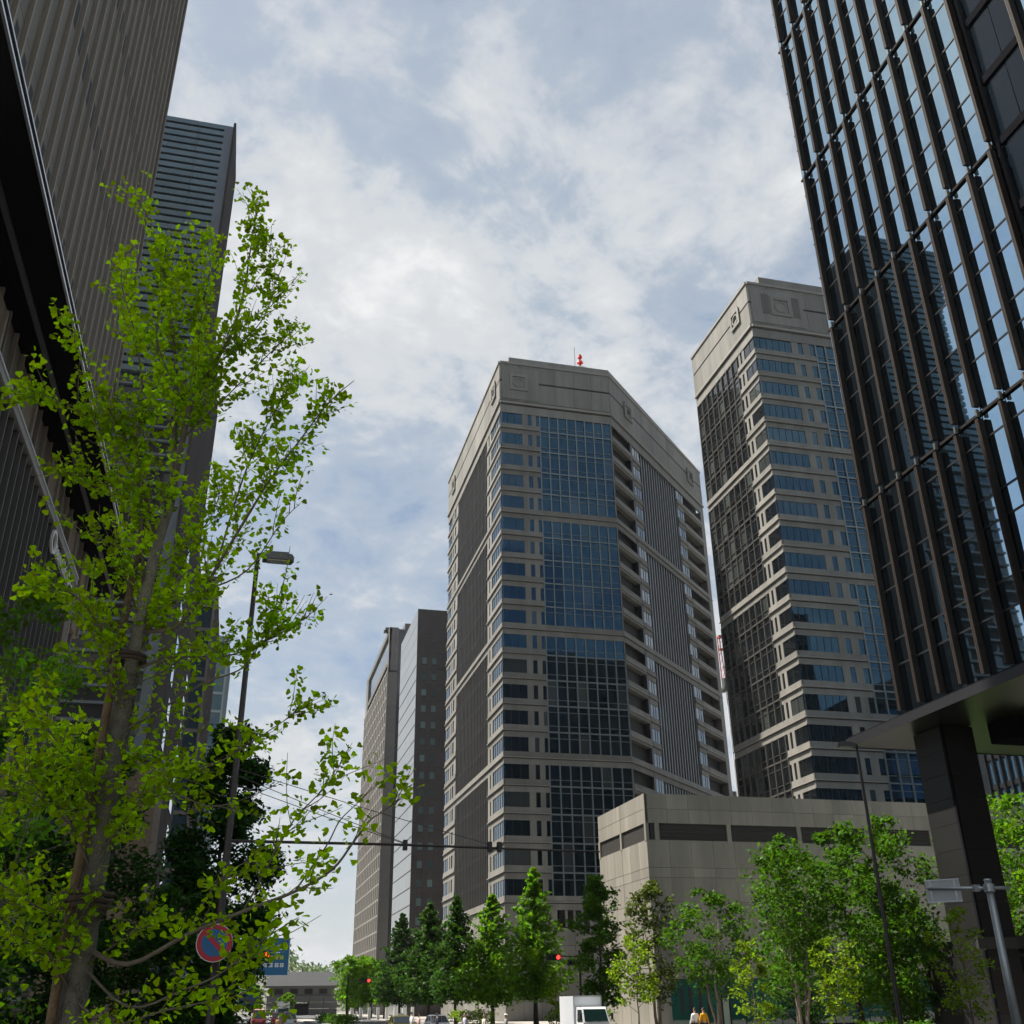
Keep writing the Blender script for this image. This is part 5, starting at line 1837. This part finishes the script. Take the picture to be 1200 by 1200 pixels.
def skin_mesh(name, m, verts, edges, radii, parent, sub=1, root=0):
    me = bpy.data.meshes.new(name)
    me.from_pydata(verts, edges, [])
    me.materials.append(m)
    o = bpy.data.objects.new(name, me)
    link(o, parent)
    o.modifiers.new("skin", 'SKIN').use_smooth_shade = True
    if not me.skin_vertices:
        me.skin_vertices_add() if hasattr(me, "skin_vertices_add") else None
    sv = me.skin_vertices
    if len(sv):
        for i, r in enumerate(radii):
            sv[0].data[i].radius = (r, r) if isinstance(r, (int, float)) else r
        for i in range(len(verts)):
            sv[0].data[i].use_root = (i == root)
    ss = o.modifiers.new("subsurf", 'SUBSURF')
    ss.levels = sub
    ss.render_levels = sub
    return o

def ensure_skin(me):
    bm = bmesh.new()
    bm.from_mesh(me)
    bm.verts.layers.skin.verify()
    bm.to_mesh(me)
    bm.free()

def chain_mesh(name, m, chains, parent, root=0, sub=1):
    """chains: lists of (x,y,z,r); chains whose first point repeats an earlier one join it"""
    verts, rad, edges, idx = [], [], [], {}
    for ch in chains:
        prev = None
        for x, y, z, r in ch:
            key = (round(x, 3), round(y, 3), round(z, 3))
            if key not in idx:
                idx[key] = len(verts)
                verts.append((x, y, z))
                rad.append(r)
            i = idx[key]
            if prev is not None and prev != i:
                edges.append((prev, i))
            prev = i
    me = bpy.data.meshes.new(name)
    me.from_pydata(verts, edges, [])
    ensure_skin(me)
    for i, r in enumerate(rad):
        me.skin_vertices[0].data[i].radius = (r, r)
        me.skin_vertices[0].data[i].use_root = (i == root)
    me.materials.append(m)
    o = bpy.data.objects.new(name, me)
    link(o, parent)
    sk = o.modifiers.new("skin", 'SKIN')
    sk.use_smooth_shade = True
    ss = o.modifiers.new("subsurf", 'SUBSURF')
    ss.levels = ss.render_levels = sub
    return o

def person(label, x, y, h, yaw, shirt, trousers, stride=.22, hat=None, sleeve='long', z0=0.0, hairc=M_HAIR):
    k = h / 1.72
    T = thing("person", label, "person", (x, y, z0), "people crossing the road", rotz=yaw)
    def S(*p):
        return tuple(c * k for c in p)
    body = []
    pel = S(0, 0, .93, .12)
    body.append([pel, S(0, 0, 1.12, .115), S(0, 0, 1.32, .13), S(0, 0, 1.44, .075), S(0, .0, 1.50, .052), S(0, .012, 1.57, .066), S(0, .012, 1.66, .072), S(0, .008, 1.71, .05)])
    for sx in (-1, 1):
        st = stride * sx
        hip, knee, ank = S(sx * .095, 0, .88, .085), S(sx * .1, st * .5 + .03, .48, .058), S(sx * .1, st - .02, .085, .04)
        body.append([pel, hip, knee, ank, S(sx * .11, st + .15, .03, .035)])
        sw = -st * .8
        sh, el, wr = S(sx * .175, 0, 1.385, .052), S(sx * .22, sw * .4 - .02, 1.11, .04), S(sx * .225, sw * .9 + .05, .88, .028)
        hand = S(sx * .225, sw * 1.05 + .07, .82, .03)
        body.append([S(0, 0, 1.32, .13), sh, el, wr, hand])
        for fi, (dx, ln) in enumerate(((-.024, .07), (-.008, .082), (.008, .078), (.024, .06))):
            body.append([hand, S(sx * .225 + dx, sw * 1.08 + .075, .785, .0095), S(sx * .225 + dx, sw * 1.1 + .085, .785 - ln, .008)])
        body.append([hand, S(sx * .225 - sx * .03, sw * 1.05 + .1, .80, .010), S(sx * .225 - sx * .04, sw * 1.05 + .115, .765, .009)])
    chain_mesh("body", M_SKIN, body, T)
    top = []
    top.append([S(0, 0, .95, .148), S(0, 0, 1.13, .14), S(0, 0, 1.33, .155), S(0, 0, 1.43, .09)])
    for sx in (-1, 1):
        sw = -stride * sx * .8
        ch = [S(0, 0, 1.33, .155), S(sx * .178, 0, 1.385, .07), S(sx * .22, sw * .4 - .02, 1.12, .056)]
        if sleeve == 'long':
            ch.append(S(sx * .225, sw * .9 + .05, .90, .042))
        top.append(ch)
    chain_mesh("shirt", shirt, top, T)
    tr = []
    for sx in (-1, 1):
        st = stride * sx
        tr.append([S(0, 0, .93, .145), S(sx * .098, 0, .86, .105), S(sx * .1, st * .5 + .03, .48, .078), S(sx * .1, st - .015, .11, .06)])
    chain_mesh("trousers", trousers, tr, T)
    chain_mesh("hair", hairc, [[S(0, -.03, 1.56, .06), S(0, -.018, 1.64, .083), S(0, -.006, 1.70, .073), S(0, .0, 1.735, .03)]], T)
    mb = MB()
    mb.tube([S(0, .078, 1.615), S(0, .105, 1.595), S(0, .082, 1.585)], [.008 * k, .015 * k, .012 * k], 6)
    mb.tube([S(-.072, 0, 1.63), S(-.082, 0, 1.6), S(-.072, 0, 1.575)], .012 * k, 5)
    mb.tube([S(.072, 0, 1.63), S(.082, 0, 1.6), S(.072, 0, 1.575)], .012 * k, 5)
    mb.build("face", M_SKIN, T, local=True, smooth=True)
    if hat:
        mb = MB()
        mb.tube([S(0, 0, 1.68), S(0, 0, 1.70), S(0, 0, 1.71), S(0, 0, 1.79)], [.15 * k, .15 * k, .1 * k, .085 * k], 12)
        mb.build("hat", hat, T, local=True)
    return T

c_white = mat("white_cloth", (0.72, 0.72, 0.74), .9, var=.06)
c_lav = mat("pale_lilac_cloth", (0.5, 0.47, 0.6), .9, var=.06)
c_cream = mat("cream_cloth", (0.6, 0.55, 0.45), .9, var=.06)
c_pink = mat("pale_pink_cloth", (0.6, 0.42, 0.4), .9, var=.06)
c_navy = mat("navy_cloth", (0.02, 0.03, 0.06), .9, var=.06)
c_black = mat("black_cloth", (0.02, 0.02, 0.022), .9, var=.06)
c_yel = mat("orange_yellow_cloth", (0.62, 0.30, 0.01), .9, var=.06)
c_tan = mat("tan_cloth", (0.42, 0.28, 0.15), .9, var=.06)
person("dark-haired person in a pale lilac shirt crossing alone left of the taxi", 14.6, 70.6, 1.74, R_(95), c_lav, c_navy)
person("person in a cream top crossing in front of the pale kerb", 15.6, 69.5, 1.66, R_(100), c_cream, c_black)
person("person in a white shirt beside the taxi, half of a close pair", 12.55, 79.0, 1.8, R_(-80), c_white, c_tan)
person("person in pale pink close behind the white-shirted one", 13.0, 78.8, 1.68, R_(-80), c_pink, c_black)
person("person in a navy top in front of the white car", 14.3, 78.7, 1.7, R_(-75), c_navy, c_black)
person("person in a bright orange-yellow shirt by the green glass", 26.4, 60.4, 1.76, R_(20), c_yel, c_black, z0=.12)
person("person in a white top beside the orange-yellow shirt", 25.95, 60.6, 1.76, R_(20), c_white, c_navy, z0=.12)
person("person in a tan top at the left edge of the road", 3.9, 90, 1.6, R_(170), c_tan, c_navy)
person("white-hatted person in grey passing under the slim conical tree", 17.2, 70.3, 1.62, R_(-90), mat("grey_cloth", (0.3, 0.3, 0.3), .9), c_navy, hat=c_white)

# ------------------------------------------------------------------ distance: gatehouse, wall, wooded hill
Gt = thing("gatehouse", "grey stone gatehouse with a dark tiled roof closing the end of the road", "building", (15, 345, 0))
st = mat("grey_gate_stone", (0.12, 0.12, 0.123), .8, var=.15, vscale=.3)
mtile = mat("dark_roof_tile", (0.03, 0.033, 0.038), .85, var=.1)
mplas = mat("pale_gate_plaster", (0.16, 0.16, 0.165), .8)
for i in range(5):
    for r in range(3):
        if i in (2,) and r < 2:
            continue
        box("stone", st, 11 + i * 4.2, 11 + (i + 1) * 4.2 - .1, 345, 356, r * 1.8, (r + 1) * 1.8 - .08, Gt)
box("gate_opening", M_DARK, 19.5, 23.5, 347, 356, 0, 3.2, Gt)
box("upper_wall", mplas, 12, 31, 346, 355, 5.4, 7.6, Gt)
for i in range(4):
    box("wall_window", M_DARK, 13.2 + i * 4.4, 15.6 + i * 4.4, 345.9, 346.0, 5.8, 7.2, Gt)
box("eave", mplas, 10.2, 33, 344, 357, 7.6, 8.0, Gt)
mb = MB()
mb.add([(9.5, 343, 8.0), (33.5, 343, 8.0), (33.5, 358, 8.0), (9.5, 358, 8.0), (12.5, 350.5, 12.0), (30, 350.5, 12.0)],
       [(0, 1, 5, 4), (1, 2, 5), (2, 3, 4, 5), (3, 0, 4), (3, 2, 1, 0)])
mb.build("roof", mtile, Gt)
Wl2 = thing("stone_wall", "long low grey stone wall across the end of the road", "wall", (-5, 340, 0))
for i in range(18):
    box("stone", st, -70 + i * 4, -70 + (i + 1) * 4 - .08, 341, 343, 0, 4.2 + (i % 3) * .12, Wl2)
for i in range(24):
    box("stone", st, 46 + i * 4, 46 + (i + 1) * 4 - .08, 341, 343, 0, 4.2 + (i % 3) * .12, Wl2)
for j in range(8):
    B_ = box("white_bollard", mwhite, 20.5 + j * 1.5, 20.5 + j * 1.5 + .5, 196, 196.4, .12, 2.0)
    tag(B_, "tall white post in the row under the far trees", "bollard", "white posts under the far trees")
mb = MB()
rng = np.random.default_rng(77)
nx, ny = 40, 8
for j in range(ny + 1):
    for i in range(nx + 1):
        x = -260 + i * 18
        y = 640 + j * 40
        hgt = max(0, 38 * math.sin(math.pi * min(1, j / ny * 1.6) / 2)) * (.75 + .25 * math.sin(i * .55) + .12 * math.sin(i * 1.7))
        mb.v.append((x, y, hgt if j < ny else 0))
for j in range(ny):
    for i in range(nx):
        a = j * (nx + 1) + i
        mb.f.append((a, a + 1, a + nx + 2, a + nx + 1))
        mb.mi.append(0)
mb.build("hill", M_SOIL, smooth=True, kind="structure")
cs = []
for i in range(2600):
    x, j = rng.uniform(-240, 420), rng.uniform(0, 7)
    y = 640 + j * 40
    hgt = max(0, 38 * math.sin(math.pi * min(1, j / ny * 1.6) / 2)) * (.75 + .25 * math.sin((x + 260) / 18 * .55) + .12 * math.sin((x + 260) / 18 * 1.7))
    cs.append((x, y, hgt + rng.uniform(1, 8)))
v, q = leaf_quads(rng, np.array(cs), 9, (2.4, 2.4, 1.8), 1.5)
L_FAR = leaf_mat("far_wood_leaf", (0.06, 0.105, 0.04), .3, vscale=.04)
fw = np_mesh("far_wood", v, q, L_FAR, kind="stuff")
tag(fw, "wooded hill beyond the gatehouse", "wood")

# ------------------------------------------------------------------ thin summer haze
def haze_box():
    m = bpy.data.materials.new("haze")
    m.use_nodes = True
    n, l = m.node_tree.nodes, m.node_tree.links
    n.clear()
    o = n.new("ShaderNodeOutputMaterial")
    v = n.new("ShaderNodeVolumePrincipled")
    v.inputs["Color"].default_value = (0.90, 0.94, 1.0, 1)
    v.inputs["Density"].default_value = HAZE_DENSITY
    v.inputs["Anisotropy"].default_value = 0.2
    l.new(v.outputs[0], o.inputs["Volume"])
    h = box("haze", m, -3600, 3600, -2600, 4600, -1.05, 150, kind="stuff")
    tag(h, "thin pale summer haze", "haze")
HAZE_DENSITY = 0.00006
haze_box()

GW = "trees along the low wall at the road's end"
for i, (x, y, H, r, lab) in enumerate(((-2, 330, 9.5, 4.5, "round tree before the wall just left of the gatehouse"), (6.5, 333, 8.0, 3.6, "smaller tree between the gatehouse and the round tree"),
                                       (36, 332, 10, 4.5, "tree at the right end of the gatehouse"), (-12, 335, 11, 5, "leftmost tree before the far wall"), (16.5, 330, 5.5, 2.2, "little bright tree against the gatehouse wall"))):
    tree("wall_tree", lab, x, y, H, r, 'round', L_MID if i % 2 else L_BRIGHT, 1.5, 150, 14, .5, 80 + i, M_BARKDK, GW, .2)
for i, lab in enumerate(("nearest the gatehouse", "second from the gatehouse", "third from the gatehouse", "fourth from the gatehouse", "fourth from the dark conifers", "third from the dark conifers", "second from the dark conifers", "nearest the dark conifers")):
    bpy.data.objects["white_bollard" + (".%03d" % i if i else "")]["label"] = "tall white post under the far trees, " + lab
